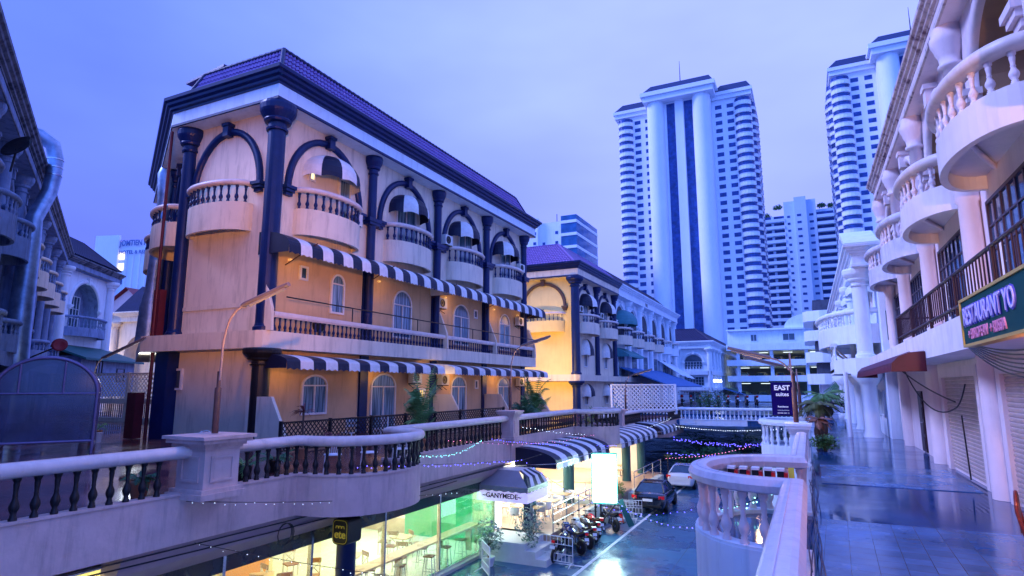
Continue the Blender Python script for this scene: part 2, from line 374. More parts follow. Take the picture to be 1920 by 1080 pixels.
CORN=[(-.9,0),(0.02,0),(.02,.12),(.0,.16),(.0,.95),(.06,.98),(.06,1.06),(.14,1.1),(.2,1.22),(.3,1.3),(.32,1.42),(.4,1.5),(.42,1.62),(.42,1.66),(-.9,1.66)]
def el_cornice(root,path,z,m,mt,sc=1.0,fr=.95,name='cornice',ov=.55):
    # frieze (plain) then the moulded crown
    b=MB(); f=fr
    b.sweep(path,[(-ov,z),(0,z),(0,z+f),(-ov,z+f)],0)
    o=b.build(name,m,root)
    t=MB(); t.sweep(path,[(.002,z-.005),(.05,z+.02),(.05,z+.13),(.002,z+.15)],0)
    s=sc
    t.sweep(path,[(-ov,z+f+.002),(.04*s,z+f+.002),(.05*s,z+f+.1*s),(.16*s,z+f+.14*s),(.18*s,z+f+.24*s),(.30*s,z+f+.31*s),(.33*s,z+f+.42*s),(.44*s,z+f+.48*s),(.46*s,z+f+.62*s),(.42*s,z+f+.66*s),(-ov,z+f+.66*s)],0)
    t.build('moulding',mt,o); return o
def ac_unit(label,T,u,z,v=0,group='air conditioner units on the facades',big=1):
    r=empty('air_conditioner',T@Vector((u,v,z)),label,'air conditioner',group)
    b=MB(T); w,h,d=.86*big,.62*big,.34; b.box(u-w/2,u+w/2,v-.12-d,v-.12,z,z+h); b.build('casing',acm,r)
    g=MB(T); g.lathe([(.0,0),(.25*big,0),(.25*big,.02),(.0,.02)],n=18); 
    for i in range(len(g.v)):
        pass
    g=MB(T@Matrix.Translation((u-.1,v-.12-d,z+h/2))@RX(90)); g.lathe([(.245*big,0),(.245*big,.03),(.21*big,.035),(.19*big,.01),(.05,.012),(.04,.03)],n=18); g.build('fan_grille',black,r)
    k=MB(T)
    for s in (-1,1): k.box(u+s*w*.3-.02,u+s*w*.3+.02,v-.5,v,z-.05,z-.003); k.bbox((u+s*w*.3,v-.2,z-.17),(.03,.45,.03),rx=.6)
    k.build('bracket',black,r); return r
# ---------------------------------------------------------------- queue for parts that repeat many times on far buildings
PQ={}
def q_part(root,name,mesh_fn,key,loc,rz,mats):
    PQ.setdefault((root.name,name),[root,[]])[1].append((key,mesh_fn,Vector(loc),rz,mats))
def flush_parts():
    cache={}
    for (rn,name),(root,l) in PQ.items():
        l.sort(key=lambda e:(e[2]-Vector((0,0,H))).length)
        for key,fn,loc,rz,mats in l[:100]:
            if key not in cache:
                b=MB(); fn(b); me=bpy.data.meshes.new(name); me.from_pydata(b.v,[],b.f)
                for m in mats: me.materials.append(m)
                me.polygons.foreach_set('material_index',b.m); me.polygons.foreach_set('use_smooth',b.sm); cache[key]=me
            inst(name,cache[key],loc,root,rz)
        byk={}
        rest=l[100:]
        if rest:
            b=MB(); mats=rest[0][4]
            allm=[]
            for e in rest:
                for m in e[4]:
                    if m not in allm: allm.append(m)
            for key,fn,loc,rz,mm in rest:
                t=MB(Matrix.Translation(loc)@Matrix.Rotation(rz,4,'Z')); fn(t)
                o=len(b.v); b.v+=t.v; b.f+=[tuple(o+i for i in f) for f in t.f]; b.m+=[allm.index(mm[i]) for i in t.m]; b.sm+=t.sm
            b.build(name,allm,root,kind='stuff')
rtile=mat('purple_roof_tile',(.22,.12,.34),.38,var=.22,scale=3)
rtiled=mat('dark_roof_tile',(.02,.02,.07),.45,var=.25,scale=2)
strp=[cwh,cbl]; strb=[cbl,cwh]
# ================================================================ building A: the navy and cream corner hotel
A=empty('hotel_building',(-19.5,17.3,0),'three storey cream corner building with navy columns, black and white awnings and purple tiled roof','building')
wb=MB(); wb.prism([(-20.3,18.05),(-20.3,43.9),(-31,43.9),(-38.0,25.3),(-25.8,18.05)],0,14.4)
wall=wb.build('wall',[cream],A)
TA=FR(-20.3,0,90); TE=FR(0,18.05,0); TR_=FR(-25.8,18.05,-30.7)
# thin lower storey panels between pilasters, their tan carrying the warm lamp light
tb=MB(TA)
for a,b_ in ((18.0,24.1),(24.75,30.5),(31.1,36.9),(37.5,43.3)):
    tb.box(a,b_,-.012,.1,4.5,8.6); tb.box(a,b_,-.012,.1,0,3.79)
tb.build('lamp_tint_panel',tan,A)
pathA=[(-38.5,24.5),(-26.29,17.25),(-19.44,17.25),(-19.44,44.34),(-27,44.34)]
el_cornice(A,pathA,14.34,white,navy,sc=1.0,fr=.72,ov=.86)
rfA=mitre_path(pathA,-.32); el_mansard(A,[tuple(p) for p in rfA],15.72,17.55,.9,rtile,rtiled)
fl=MB(); fl.bbox((-26.6,19.5,18.0),(3.4,1.2,.12),rz=-.12); fl.bbox((-25.6,19.6,17.3),(.1,.1,1.3)); fl.bbox((-27.6,19.8,17.3),(.1,.1,1.3)); fl.build('roof_canopy',navy,A)
sb=MB(); sb.sweep([(-38.5,24.3),(-27.1,17.25),(-19.85,17.25),(-19.56,17.36),(-19.44,17.62),(-19.44,44.34)],[(0,3.79),(0,4.5),(-1.2,4.5),(-1.2,3.79)]); sb.build('floor_slab',[cream],A)
for u in (24.45,30.8,37.2,43.55):
    el_column(A,TA,u,-.2,4.5,14.33,.23,navy,capz=.95)
    c=MB(TA); c.box(u-.3,u+.3,-.10,.05,4.5,8.4); c.build('pilaster',navy,A); c=MB(TA); c.box(u-.3,u+.3,-.12,.05,0,3.79); c.build('pilaster',navy,A); c=MB(TA); c.box(u-.5,u+.5,-.5,-.0,10.75,10.95); c.box(u-.42,u+.42,-.46,0,10.6,10.75); c.build('impost',navy,A)
o=el_column(A,Matrix.Identity(4),-19.92,17.75,4.5,14.33,.37,navy,capz=1.2); o=el_column(A,Matrix.Identity(4),-19.92,17.72,0,3.79,.36,black,capz=.7)
el_column(A,Matrix.Identity(4),-25.75,17.9,4.5,14.33,.30,navy,capz=1.1)
c=MB(); c.box(-26.3,-25.45,17.5,18.1,0,3.78); c.build('pilaster',navy,A)
for uc in (21.2,27.65,34.05,40.4):
    el_arch(A,TA,uc,2.55,11.05,2.95,navy,w=.30)
    el_balcony(A,TA,uc+.12,2.02,1.08,8.95,10.15,11.15,cream,navy,railm,step=.37,br=.095)
el_arch(A,TE,-23.2,2.3,11.1,2.85,navy,w=.30); el_balcony(A,TE,-23.35,1.9,.98,8.95,10.2,11.2,cream,navy,railm,step=.36,br=.095)
for s,zz in ((-3.3,8.95),(-9.8,8.95),(-3.4,4.6)):
    if zz>5: el_balcony(A,TR_,s,2.1,1.3,zz,zz+1.2,zz+2.1,cream,navy,railm,step=.4,br=.09)
for s in (-6.6,-12.8): el_column(A,TR_,s,-.2,4.5,14.3,.28,navy)
for s in (-4.3,-10.6): el_arch(A,TR_,s,2.1,11.1,2.7,navy)
lg=MB(TE); lg.box(-25.45,-21.35,-.06,.02,5.62,5.8); lg.build('ledge',cream,A)
el_win(A,TE,-25.45,.75,2.1,3.05,wframe,glass,mull=None)
# street side windows
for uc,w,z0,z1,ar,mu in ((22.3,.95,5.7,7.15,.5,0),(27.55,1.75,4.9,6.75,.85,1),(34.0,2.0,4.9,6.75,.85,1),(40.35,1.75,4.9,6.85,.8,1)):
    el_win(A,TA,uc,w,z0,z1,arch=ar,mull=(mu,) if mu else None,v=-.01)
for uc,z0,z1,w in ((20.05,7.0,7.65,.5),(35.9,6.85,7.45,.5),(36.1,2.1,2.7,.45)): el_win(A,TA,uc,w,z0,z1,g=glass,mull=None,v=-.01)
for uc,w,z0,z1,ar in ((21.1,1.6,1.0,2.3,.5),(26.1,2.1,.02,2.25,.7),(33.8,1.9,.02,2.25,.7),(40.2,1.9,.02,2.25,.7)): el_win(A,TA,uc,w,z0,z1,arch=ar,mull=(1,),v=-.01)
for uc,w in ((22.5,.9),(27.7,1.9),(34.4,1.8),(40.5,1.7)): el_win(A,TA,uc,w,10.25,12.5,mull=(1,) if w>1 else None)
el_win(A,TA,20.25,.4,11.75,12.25,g=mat('lit_small_window',(1,.95,.6),.5,var=0,emit=1.6,ec=(1,.9,.45)),mull=None)
for uc in (21.35,): el_dome(A,TA,uc,1.65,1.4,12.1,1.15,[cwh,cbl],seg=5)
for uc in (27.6,33.8,39.95): el_dome(A,TA,uc,1.5,1.35,12.05,1.1,[cbl,cwh],seg=5)
el_awn(A,TA,17.5,30.4,8.65,7.98,1.75,[cwh,cbl],first=1,sw=.66,val=.38)
el_awn(A,TA,30.5,44.3,8.65,7.98,1.75,[cwh,cbl],first=1,sw=.66,val=.38)
el_awn(A,TA,17.6,29.2,3.6,3.25,1.9,[cbl,cwh],sw=.72,val=.34); el_awn(A,TA,30.3,44.3,3.6,3.25,1.9,[cwh,cbl],sw=.72,val=.34)
dk=MB(TA)
for u in (19,24.4,30.5,37,43.8):
    dk.bbox((u,-.8,8.25),(.04,1.8,.04),rx=.15); dk.bbox((u,-.9,7.9),(.04,2.0,.04),rx=-.4)
dk.build('awning_strut',brown,A)
# long first floor balustrade
lb=MB(TA); pth=[(18.15,-.98),(43.9,-.98)]
rl=MB(TA); rl.sweep([(17.75,-.86+.04),(44.2,-.82)],[(.06,5.06),(.1,5.14),(.1,5.24),(.06,5.3),(-.16,5.3),(-.2,5.2),(-.16,5.06)]); lbal=rl.build('long_handrail',railm,A)
u=17.9
while u<44.2: balu(A,lbal,TA@Vector((u,-.76,4.5)),.57,navy,.07); u+=.29
pr=MB(TA); pr.tube([(18.3,-.95,5.95),(44,-.95,5.9)],.03); 
for u in (22.4,27.8,34,40,43.8): pr.tube([(u,-.95,5.3),(u,-.95,5.93)],.025)
pr.build('upper_rail',black,A)
for u,zt in ((17.55,6.85),(30.85,6.7),(37.25,6.7),(43.9,6.75)):
    f=MB(TA); f.ext([(0,4.5),(-1.05,4.5),(-1.0,5.4),(-.45,zt),(0,zt)],u-.07,u+.07,'x'); f.build('partition',cream,A)
for u,zt in ((17.5,1.86),(30.85,1.8),(37.25,1.75),(43.9,1.75)):
    f=MB(TA); f.ext([(.0,0),(-2.3,0),(-2.2,.4),(-1.35,zt),(0,zt)],u-.07,u+.07,'x'); f.build('partition',cream,A)
for x in (-26.35,):
    p=MB(); p.tube([(x,17.3,4.5),(x,17.3,14.2)],.07); p.build('drain_pipe',redp,A); p=MB(); p.tube([(-26.6,17.55,0),(-26.6,17.55,3.78)],.08); p.build('drain_pipe',redp,A)
    p=MB(); p.box(-26.55,-26.1,17.3,17.6,4.5,6.6); p.build('hose_cabinet',redp,A); p=MB(); p.box(-27.1,-26.5,16.9,17.3,.02,2.0); p.build('hose_cabinet',redp,A)
for u,z_,v_ in ((31.7,11.25,-.0),(42.6,11.35,0),(31.3,7.05,0),(42.4,7.05,0),(28.6,2.5,0),(30.3,2.5,-.1),(42.6,2.4,0),(22.8,10.3,-.1),(20.0,4.52,-.1)):
    nm={(31.7):'air conditioner under the third round awning of the navy and cream building, upper floor',(42.6):None}
    pass
acs=[(31.75,11.1,'air conditioner beside the third striped dome awning of the navy columned building'),(42.75,11.25,'air conditioner at the far end of the top floor of the navy columned building'),
(31.2,7.0,'air conditioner on the tan wall under the long striped awning, middle of the first floor'),(42.5,6.95,'air conditioner at the far end of the first floor balcony of the navy columned building'),
(28.65,2.45,'nearer of the two air conditioners under the ground floor striped awning'),(31.6,2.35,'farther of the two air conditioners between the two ground floor striped awnings'),(42.6,2.3,'air conditioner at the far end under the last ground floor striped awning'),
(23.0,10.25,'air conditioner standing behind the balusters of the nearest street side balcony')]
for u,z_,l in acs: ac_unit(l,TA,u,z_,0)
def awning_fill(root,T,u,z_,v,e,col=(1,.5,.14)):  # small lamps and lights added to warm the walls under the awnings
    b=MB(T); b.box(u-.07,u+.07,v-.12,v,z_,z_+.08); b.build('fill_lamp',mat('fill_lamp_glow',(1,.7,.3),.5,var=0,emit=.5,ec=(1,.6,.2)),root)
    l=bpy.data.lights.new('awning_fill_light','POINT'); l.energy=e*.7; l.color=col; l.shadow_soft_size=.45; o=bpy.data.objects.new('awning_fill_light',l); COL.objects.link(o); o.parent=root; o.location=(T@Vector((u,v-.85,z_-.35)))-wloc(root)
for u,z_,e in ((19.2,7.75,14),(25.4,7.75,20),(32.0,7.75,38),(38.6,7.75,38),(42.6,7.75,30),(19.0,3.2,22),(24.9,3.2,34),(32.6,3.2,60),(38.6,3.2,60),(42.9,3.2,45)): awning_fill(A,TA,u,z_,-.02,e)
fan=empty('standing_fan',TA@Vector((20.7,-.6,4.5)),'round black fan unit behind the balusters of the long first floor balcony','fan')
f=MB(TA); f.tube([(20.7,-.5,4.5),(20.7,-.5,4.9)],.04); f.build('stand',black,fan); f=MB(TA@Matrix.Translation((20.7,-.5,5.02))@RX(90)); f.lathe([(.33,-.08),(.33,.08),(.3,.1),(.08,.1)],n=20); f.build('fan_cage',black,fan)
# ducts on the rear corner of A
dA=empty('exhaust_duct',(-27.5,18.6,4.5),'fat galvanised exhaust duct climbing past the rear balconies of the navy columned building','duct')
f=MB(); f.tube([(-31.9,20.7,4.6),(-31.9,20.7,6.4),(-31.9,20.7,7.4),(-31.8,20.8,12.6),(-31.8,20.8,14.0),(-31.7,20.9,14.6),(-31.2,21.4,15.2)],[.62,.55,.38,.34,.46,.40,.3],14); f.build('duct_pipe',galv,dA)
# ================================================================ building B
B=empty('hotel_building',(-19.5,54.6,0),'cream building with purple roof beyond the corner hotel, its end wall lit bright yellow','building')
lit_yel=mat('lamplit_plaster',(.80,.62,.26),.75,var=.06,scale=.9,stain=.12)  # cream plaster with the yellow lamp light put into its colour
wb=MB(); wb.box(-36,-20.3,55.35,68.9,0,12.95); wb.build('wall',[cream],B); wb=MB(); wb.box(-36,-20.35,55.33,55.348,0,12.94); wb.build('end_wall_render',[lit_yel],B,label='cream end wall coloured with yellow lamp light')
wb=MB(); wb.box(-36,-20.3,68.905,104,0,12.95); wb.build('wall',[white],B,label='white far half of the wall')
TB=TA; TBE=FR(0,55.35,0)
pB=[(-36,54.6),(-19.44,54.6),(-19.44,68.9)]; el_cornice(B,pB,12.9,cream,navy,sc=1.05,fr=.75,ov=.86)
pB2=[(-19.44,68.905),(-19.44,104.5),(-30,104.5)]; el_cornice(B,pB2,12.9,white,white,sc=1.05,fr=.75,ov=.86)
el_mansard(B,[(-36.5,54.95),(-19.8,54.95),(-19.8,74.0)],14.3,17.0,2.9,rtile,rtile,cw=.3)
el_mansard(B,[(-19.8,74.0),(-19.8,104.2),(-30,104.2)],14.3,17.0,2.9,rtiled,rtiled,cw=.4)
text('TTKT',.62,TB@Matrix.Translation((82.5,-.88,13.28))@RX(90),black,B)
sb=MB(); sb.sweep([(-36,54.6),(-19.85,54.6),(-19.5,54.8),(-19.44,55),(-19.44,69),(-18.9,69.3),(-18.9,104)],[(0,2.8),(0,3.4),(-1.3,3.4),(-1.3,2.8)]); sb.build('floor_slab',cream,B)
el_column(B,Matrix.Identity(4),-19.95,55.15,3.4,12.9,.42,navy,capz=.95); el_column(B,Matrix.Identity(4),-19.95,55.15,0,2.8,.38,navy,capz=.6)
for u in (62.3,68.9): el_column(B,TB,u,-.2,3.4,12.9,.26,navy,capz=.9)
for u in (75,81,87,93,99,103.8): el_column(B,TB,u,-.25,3.4,12.9,.3,white,capz=.9); c=MB(TB); c.box(u-.25,u+.25,-.5,0,0,2.8); c.build('pilaster',white,B)
for i,uc in enumerate((58.8,65.6)):
    el_arch(B,TB,uc,2.5,10.1,2.4,navy,w=.3); el_balcony(B,TB,uc,2.3,1.4,7.45,8.6,9.45,cream,navy,railm,step=.42)
    el_dome(B,TB,uc,1.5,1.35,10.5,1.25,[cbl,cwh],seg=3); el_win(B,TB,uc+.2,1.4,8.6,10.6); el_win(B,TB,uc,1.0,4.2,5.6,g=glass,mull=(1,)); el_dome(B,TB,uc,1.25,.9,5.6,1.5,[cwh,cbl],seg=3)
    el_win(B,TB,uc,1.0,.4,1.5,g=glass); el_dome(B,TB,uc,1.25,.9,1.5,1.1,[cwh,cbl],seg=3)
    ac_unit(('nearer','farther')[i]+' air conditioner under the dome awnings of the yellow lit building',TB,uc-2.0,9.6,0)
teal=mat('teal_awning',(.05,.22,.26),.6,var=.15)
darkin=mat('loggia_shade',(.06,.07,.10),.8,var=.3)  # near-black colour standing in for shade inside the openings
for i,uc in enumerate((72,78,84,90,96,101.4)):
    el_arch(B,TB,uc,2.4,10.1,2.3,white,w=.26); el_balcony(B,TB,uc,2.2,1.4,7.2,8.3,9.3,white if i>3 else cream,navy if i<4 else white,railm,step=.55)
    p=MB(TB); p.ext([(uc-1.9,8.3)]+[(uc-1.9*math.cos(PI*k/12),10.1+1.9*math.sin(PI*k/12)) for k in range(13)]+[(uc+1.9,8.3)],-.03,.02,'y'); p.build('loggia_shade_panel',darkin,B)  # flat dark panel painted as the loggia's shade, no real depth
    el_win(B,TB,uc,2.6,3.5,6.3,g=glass,mull=(3,),transom=(4.3,5.3),m=mat('blue_grey_frame',(.3,.4,.5),.5))
el_dome(B,TB,72.5,2.2,2.0,10.0,1.6,[teal,teal],seg=5,val=.4); el_awn(B,TB,70,77,6.9,6.0,1.6,[teal,teal],sw=1.5,val=.3,curve=False)
for k,(u,zz) in enumerate(((93.5,6.3),(97.5,6.1),(101,6.0))):
    p=MB(TB); p.ext([(0,zz),(-3.6,zz-2.4),(-3.6,zz-2.5),(0,zz-.12)],u-1.6,u+1.6,'x'); p.build('awning',white,B)
bluec=mat('blue_tarpaulin',(.04,.16,.42),.6,var=.2)
p=MB(TB); p.ext([(-.2,4.6),(-6.2,2.35),(-6.2,2.2),(-.2,4.45)],71,93,'x'); p.build('canopy',bluec,B)
el_arch(B,TBE,-23.35,2.45,10.1,2.5,mat('brown_trim',(.10,.06,.045),.5),w=.3)
el_balcony(B,TBE,-23.2,2.1,.95,7.55,8.65,9.5,lit_yel,navy,railm,step=.42)
dkb=MB(TBE); dkb.box(-36,-20.4,-.75,0,2.78,2.8); dkb.build('soffit_strip',cream,B)
lat=empty('lattice_screen',(-12.8,52,0),'tall white diamond lattice screen standing behind the planted terrace','lattice screen')
p=MB(); 
def lattice(p,M,w,h,st,t=.04,d=.02):
    k=int((w+h)/st)+1
    for i in range(-k,k+1):
        for s in (1,-1):
            # lines x = i*st + s*z clipped
            pts=[]
            x0=i*st
            za,zb_=0,h
            xa=x0; xb=x0+s*h
            if s>0: za=max(0,-x0); zb_=min(h,w-x0)
            else: za=max(0,x0-w); zb_=min(h,x0)
            if zb_-za<.03: continue
            a=Vector((x0+s*za,0,za)); b_=Vector((x0+s*zb_,0,zb_)); q=Vector((s,0,1)).normalized().cross(Vector((0,1,0)))*t/2; dy=Vector((0,d*s,0)); e=Vector((0,d,0))
            o=dy; vs=[a+q+o,a-q+o,b_-q+o,b_+q+o]; vs2=[v+e for v in vs]
            p.add([M@v for v in vs+vs2],[(0,1,2,3),(7,6,5,4),(0,4,5,1),(1,5,6,2),(2,6,7,3),(3,7,4,0)])
lattice(p,Matrix.Translation((-15.6,52,0)),5.5,2.35,.34,.075,.03); p.build('lattice_panel',white,lat)
p=MB(); p.box(-15.65,-15.5,51.9,52.1,0,2.45); p.box(-10.15,-10.0,51.9,52.1,0,2.45); p.box(-15.6,-10,51.93,52.07,2.36,2.46); p.build('frame',white,lat)
# ================================================================ building R: pink-white row on the right
R=empty('row_building',(3.7,18,0),'pinkish weathered building on the right with bowed balconies over roller shutters','building')
TRt=FR(3.7,0,-90)
wb=MB(TRt)
bays=[8.1,13.5,18.9,24.2,29.0]; Y0,Y1=4.5,31.2
def arch_wall(b,u0,u1,z0,z1,uc,hw,zs,zsp,rise,dep,mi=0,mi2=0):
    n=16; xs=[(uc-hw*math.cos(PI*i/n),zsp+rise*math.sin(PI*i/n)) for i in range(n+1)]
    b.quad((u0,0,z0),(uc-hw,0,z0),(uc-hw,0,z1),(u0,0,z1),mi); b.quad((uc+hw,0,z0),(u1,0,z0),(u1,0,z1),(uc+hw,0,z1),mi)
    if zs>z0: b.quad((uc-hw,0,z0),(uc+hw,0,z0),(uc+hw,0,zs),(uc-hw,0,zs),mi)
    for a,c in zip(xs,xs[1:]):
        b.quad((a[0],0,a[1]),(c[0],0,c[1]),(c[0],0,z1),(a[0],0,z1),mi); b.quad((a[0],0,a[1]),(a[0],dep,a[1]),(c[0],dep,c[1]),(c[0],0,c[1]),mi2)
    for x in (uc-hw,uc+hw): b.quad((x,0,zs),(x,dep,zs),(x,dep,zsp),(x,0,zsp),mi2)
    b.quad((uc-hw,0,zs),(uc+hw,0,zs),(uc+hw,dep,zs),(uc-hw,dep,zs),mi2)
    b.add([(uc-hw-.3,dep,zs-.1),(uc+hw+.3,dep,zs-.1),(uc+hw+.3,dep,zsp+rise+.2),(uc-hw-.3,dep,zsp+rise+.2)],[(0,1,2,3)],mi2)
edges=[4.5]+[10.8,16.2,21.6,26.7]+[31.2]
ctr=[7.9,13.5,18.9,24.2,29.0]
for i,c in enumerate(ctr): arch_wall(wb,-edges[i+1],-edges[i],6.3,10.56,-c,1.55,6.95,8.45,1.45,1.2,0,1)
wb.box(-31.2,-4.5,0.0,.4,2.95,6.3,0); wb.box(-31.2,-4.5,1.25,8,0,10.5,0); wb.box(-31.2,-31.15,0,1.3,3,10.5,0)
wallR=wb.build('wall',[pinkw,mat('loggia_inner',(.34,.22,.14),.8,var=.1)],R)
gw=MB(TRt); gw.box(-31.2,-4.5,-.22,1.2,0,2.93); gw.build('ground_floor_wall',pinkw,R)
pR=[(3.3,31.3),(3.3,4.3)]
el_cornice(R,pR,10.55,pinkw,mould,sc=.62,fr=.42,ov=.6)
sb=MB(); sb.sweep([(3.4,31.3),(2.5,31.3),(2.5,4.3)],[(0,2.9),(0,3.5),(-1.2,3.5),(-1.2,2.9)]); sb.build('floor_slab',mat('pale_slab_paint',(.78,.74,.76),.7,var=.08,stain=.2),R)
def R_column(u):
    b=MB(TRt); r=.17; q=9.55; b.lathe([(.24,3.5),(.21,3.6),(.20,6.3),(.24,6.35),(.24,6.9),(r,7.0),(r,q),(r*1.5,q+.02),(r*1.5,q+.1),(r*1.2,q+.13),(r*1.35,q+.3),(r*1.7,q+.42),(r*1.8,q+.52),(r*2.1,q+.62),(r*2.15,q+.78),(r*1.9,q+.84),(r*1.9,10.55)],(-u,-.20,0),n=18); b.build('column',pinkw,R)
for u in (10.8,16.2,21.6,26.7,31.0): R_column(u)
for u in (9.4,15.75,22.2,28.3): 
    c=MB(TRt); c.lathe([(.27,0),(.27,2.9)],(-u,-.24,0),n=20); c.build('column',pinkw,R)
c0=mat('balcony_cream',(.74,.66,.62),.7,var=.06,scale=1,stain=.12)
cw_=mat('balcony_weathered',(.60,.58,.66),.8,var=.15,scale=2,stain=.55)
for i,c in enumerate(ctr):
    el_balcony(R,TRt,-c,2.05,1.1,6.38,7.02,7.84,c0 if i in (0,1,2) else cw_,pinkw,railm if i<3 else cw_,step=.36,br=.08,ex=.8)
    el_arch(R,TRt,-c,1.8,8.45,1.7,pinkw,w=.26,d=.14)
    f=MB(TRt); f.tube([(-c-1.2,-.02,6.62),(-c+.6,-.8,6.6)],.05,8); f.build('drain_pipe',pinkw,R)
gl=mat('blue_window_glass',(.05,.10,.18),.08,var=.5,scale=1.5,spec=.9)
dfr=mat('dark_metal_frame',(.05,.03,.05),.4)
for c in ctr:
    a,b_=c-1.95,c+1.95
    w=el_win(R,TRt,-c,3.9,3.55,6.1,m=dfr,g=gl,mull=(7,),transom=(5.05,5.55,),fw=.07,d=.08,v=0)
for c in (18.9,13.6):
    for s in (1,-1):
        sh=MB(TRt@Matrix.Translation((-c+s*1.2,-.1,3.6))@RZ(-s*38)); w=.62; x0=0 if s<0 else -w; 
        sh.box(x0,x0+w,-.02,.02,0,.08); sh.box(x0,x0+w,-.02,.02,1.4,1.5); sh.box(x0,x0+.07,-.02,.02,.08,1.4); sh.box(x0+w-.07,x0+w,-.02,.02,.08,1.4)
        for zz in (.4,.75,1.08): sh.box(x0+.07,x0+w-.07,-.012,.012,zz,zz+.035)
        sh.box(x0+w/2-.02,x0+w/2+.02,-.012,.012,.08,1.4); o=sh.build('shutter_leaf',wframe,R)
        g=MB(TRt@Matrix.Translation((-c+s*1.2,-.1,3.6))@RZ(-s*38)); g.box(x0+.05,x0+w-.05,-.004,.004,.05,1.42); g.build('pane',gl,o)
sh=MB(TRt@Matrix.Translation((-23.2,-.1,4.1))@RZ(-70))
sh.box(-1.15,0,-.02,.02,0,.08); sh.box(-1.15,0,-.02,.02,1.3,1.4)
for x in (-1.15,-.6,-.08): sh.box(x,x+.08,-.021,.021,.08,1.3)
for zz in (.38,.7,1.0): sh.box(-1.1,-.05,-.013,.013,zz,zz+.04)
o=sh.build('open_casement',wframe,R); g=MB(TRt@Matrix.Translation((-23.2,-.1,4.1))@RZ(-70)); g.box(-1.12,-.03,-.004,.004,.04,1.36); g.build('pane',mat('pale_pane',(.45,.55,.75),.15,var=.1),o)
shm=mat('roller_shutter_metal',(.50,.40,.36),.42,metal=.25,var=.12,scale=2,stain=.2)
for a,b_ in ((17.05,20.85),(10.6,15.0),(5.0,8.6)):
    s=MB(TRt); n=26; 
    for i in range(n):
        z0=.06+i*(2.45/n); z1=z0+2.45/n; s.add([(x,y,zz) for x in (-b_,-a) for y,zz in ((-.205,z0),(-.25,z0+.3*(z1-z0)),(-.25,z0+.7*(z1-z0)),(-.205,z1))],[(0,1,5,4),(1,2,6,5),(2,3,7,6)])
    s.build('roller_shutter',shm,R)
    f=MB(TRt); f.box(-b_-.28,-b_,-.32,-.2,0,2.75); f.box(-a,-a+.28,-.32,-.2,0,2.75); f.box(-b_,-a,-.32,-.2,2.5,2.75); f.build('shutter_frame',pinkw,R)
for a in (23.0,25.0):
    d=MB(TRt); d.box(-a-.85,-a,-.27,-.2,.05,2.1); 
    for k in range(4): d.box(-a-.75,-a-.1,-.285,-.27,.15+k*.5,.55+k*.5)
    o=d.build('door',mat('dark_brown_door',(.035,.016,.022),.4,var=.2),R); h=MB(TRt); h.bbox((-a-.1,-.32,1.05),(.14,.05,.04)); h.build('handle',steel,o)
ir=MB(TRt); a,b_=8.0,21.2
for y,zz in ((-1.2,4.25),(-1.2,3.66)): ir.tube([(-a,y,zz),(-b_,y,zz)],.035,6)
ir.tube([(-b_,-1.2,4.25),(-b_,-.1,4.25)],.03,6)
u=a; k=0
while u<b_: ir.box(-u-.011,-u+.011,-1.211,-1.189,3.56,4.24); u+=.21
for u in (8,10.6,13.2,15.8,18.4,21.1): ir.box(-u-.03,-u+.03,-1.23,-1.17,3.5,4.27)
ir.build('iron_railing',mat('dark_iron',(.03,.010,.02),.5,var=.2),R)
red=mat('maroon_corrugated',(.075,.004,.02),.42,var=.2,scale=3)
aw=MB(TRt); n=70; u0,u1=-28.2,-16.9
sec=[(-1.21,3.06),(-1.5,3.05),(-1.75,2.96),(-1.9,2.8),(-1.92,2.6)]
for i in range(n):
    a=u0+(u1-u0)*i/n; b_=u0+(u1-u0)*(i+1)/n; w1=.03*(i%2); w2=.03*((i+1)%2)
    for (y0,z0),(y1,z1) in zip(sec,sec[1:]): aw.add([(a,y0,z0+w1),(b_,y0,z0+w2),(b_,y1-w2,z1),(a,y1-w1,z1)],[(0,1,2,3)])
aw.add([(u0,y,zz) for y,zz in sec]+[(u0,-1.21,2.6)],[(0,1,2,3,4,5)]); aw.add([(u1,y,zz) for y,zz in sec]+[(u1,-1.21,2.6)],[(0,1,2,3,4,5)])
aw.build('awning',red,R,label='maroon corrugated awning')
sg=empty('restaurant_sign',(2.2,9,3.2),'green restaurant signboard with gold edge on the dark iron railing','sign')
p=MB(); p.box(2.16,2.28,5.0,11.15,2.87,3.5); p.build('board',mat('sign_green',(.004,.07,.07),.75,var=.1,spec=.1),sg)
p=MB(); 
for a in ((2.14,2.3,4.95,11.2,3.5,3.54),(2.14,2.3,4.95,11.2,2.83,2.87),(2.14,2.3,11.15,11.2,2.87,3.5),(2.14,2.3,4.95,5.0,2.87,3.5)): p.box(*a)
p.build('gold_edge',mat('gold_trim',(.55,.38,.08),.4),sg)
MS=lambda y,zz,o=.0:Matrix.Translation((2.155-o,y,zz))@RZ(-90)@RX(90)
wl=mat('sign_lilac_letters',(.65,.6,.95),.5,var=0); pkk=mat('sign_pink_letters',(.85,.30,.45),.5,var=0); bl=mat('sign_blue_letters',(.10,.10,.5),.5,var=0)
for m,bo,o in ((bl,.020,0),(wl,.0,.012)): text('RESTAURANT YO',.37,MS(11.0,3.25,o)@Matrix.Diagonal((.86,1,1,1)),m,sg,align='LEFT',bold=bo)
text('+ EUROPEAN  + RUSSIA',.21,MS(10.85,2.99)@Matrix.Diagonal((.86,1,1,1)),pkk,sg,align='LEFT',bold=.001)
cab=empty('cable_bundle',(3,12,2.9),'loose black cables sagging across the wall under the restaurant signboard','cables')
def sag(a,b_,s,n=14): return [Vector(a).lerp(Vector(b_),i/n)+Vector((0,0,-s*4*(i/n)*(1-i/n))) for i in range(n+1)]
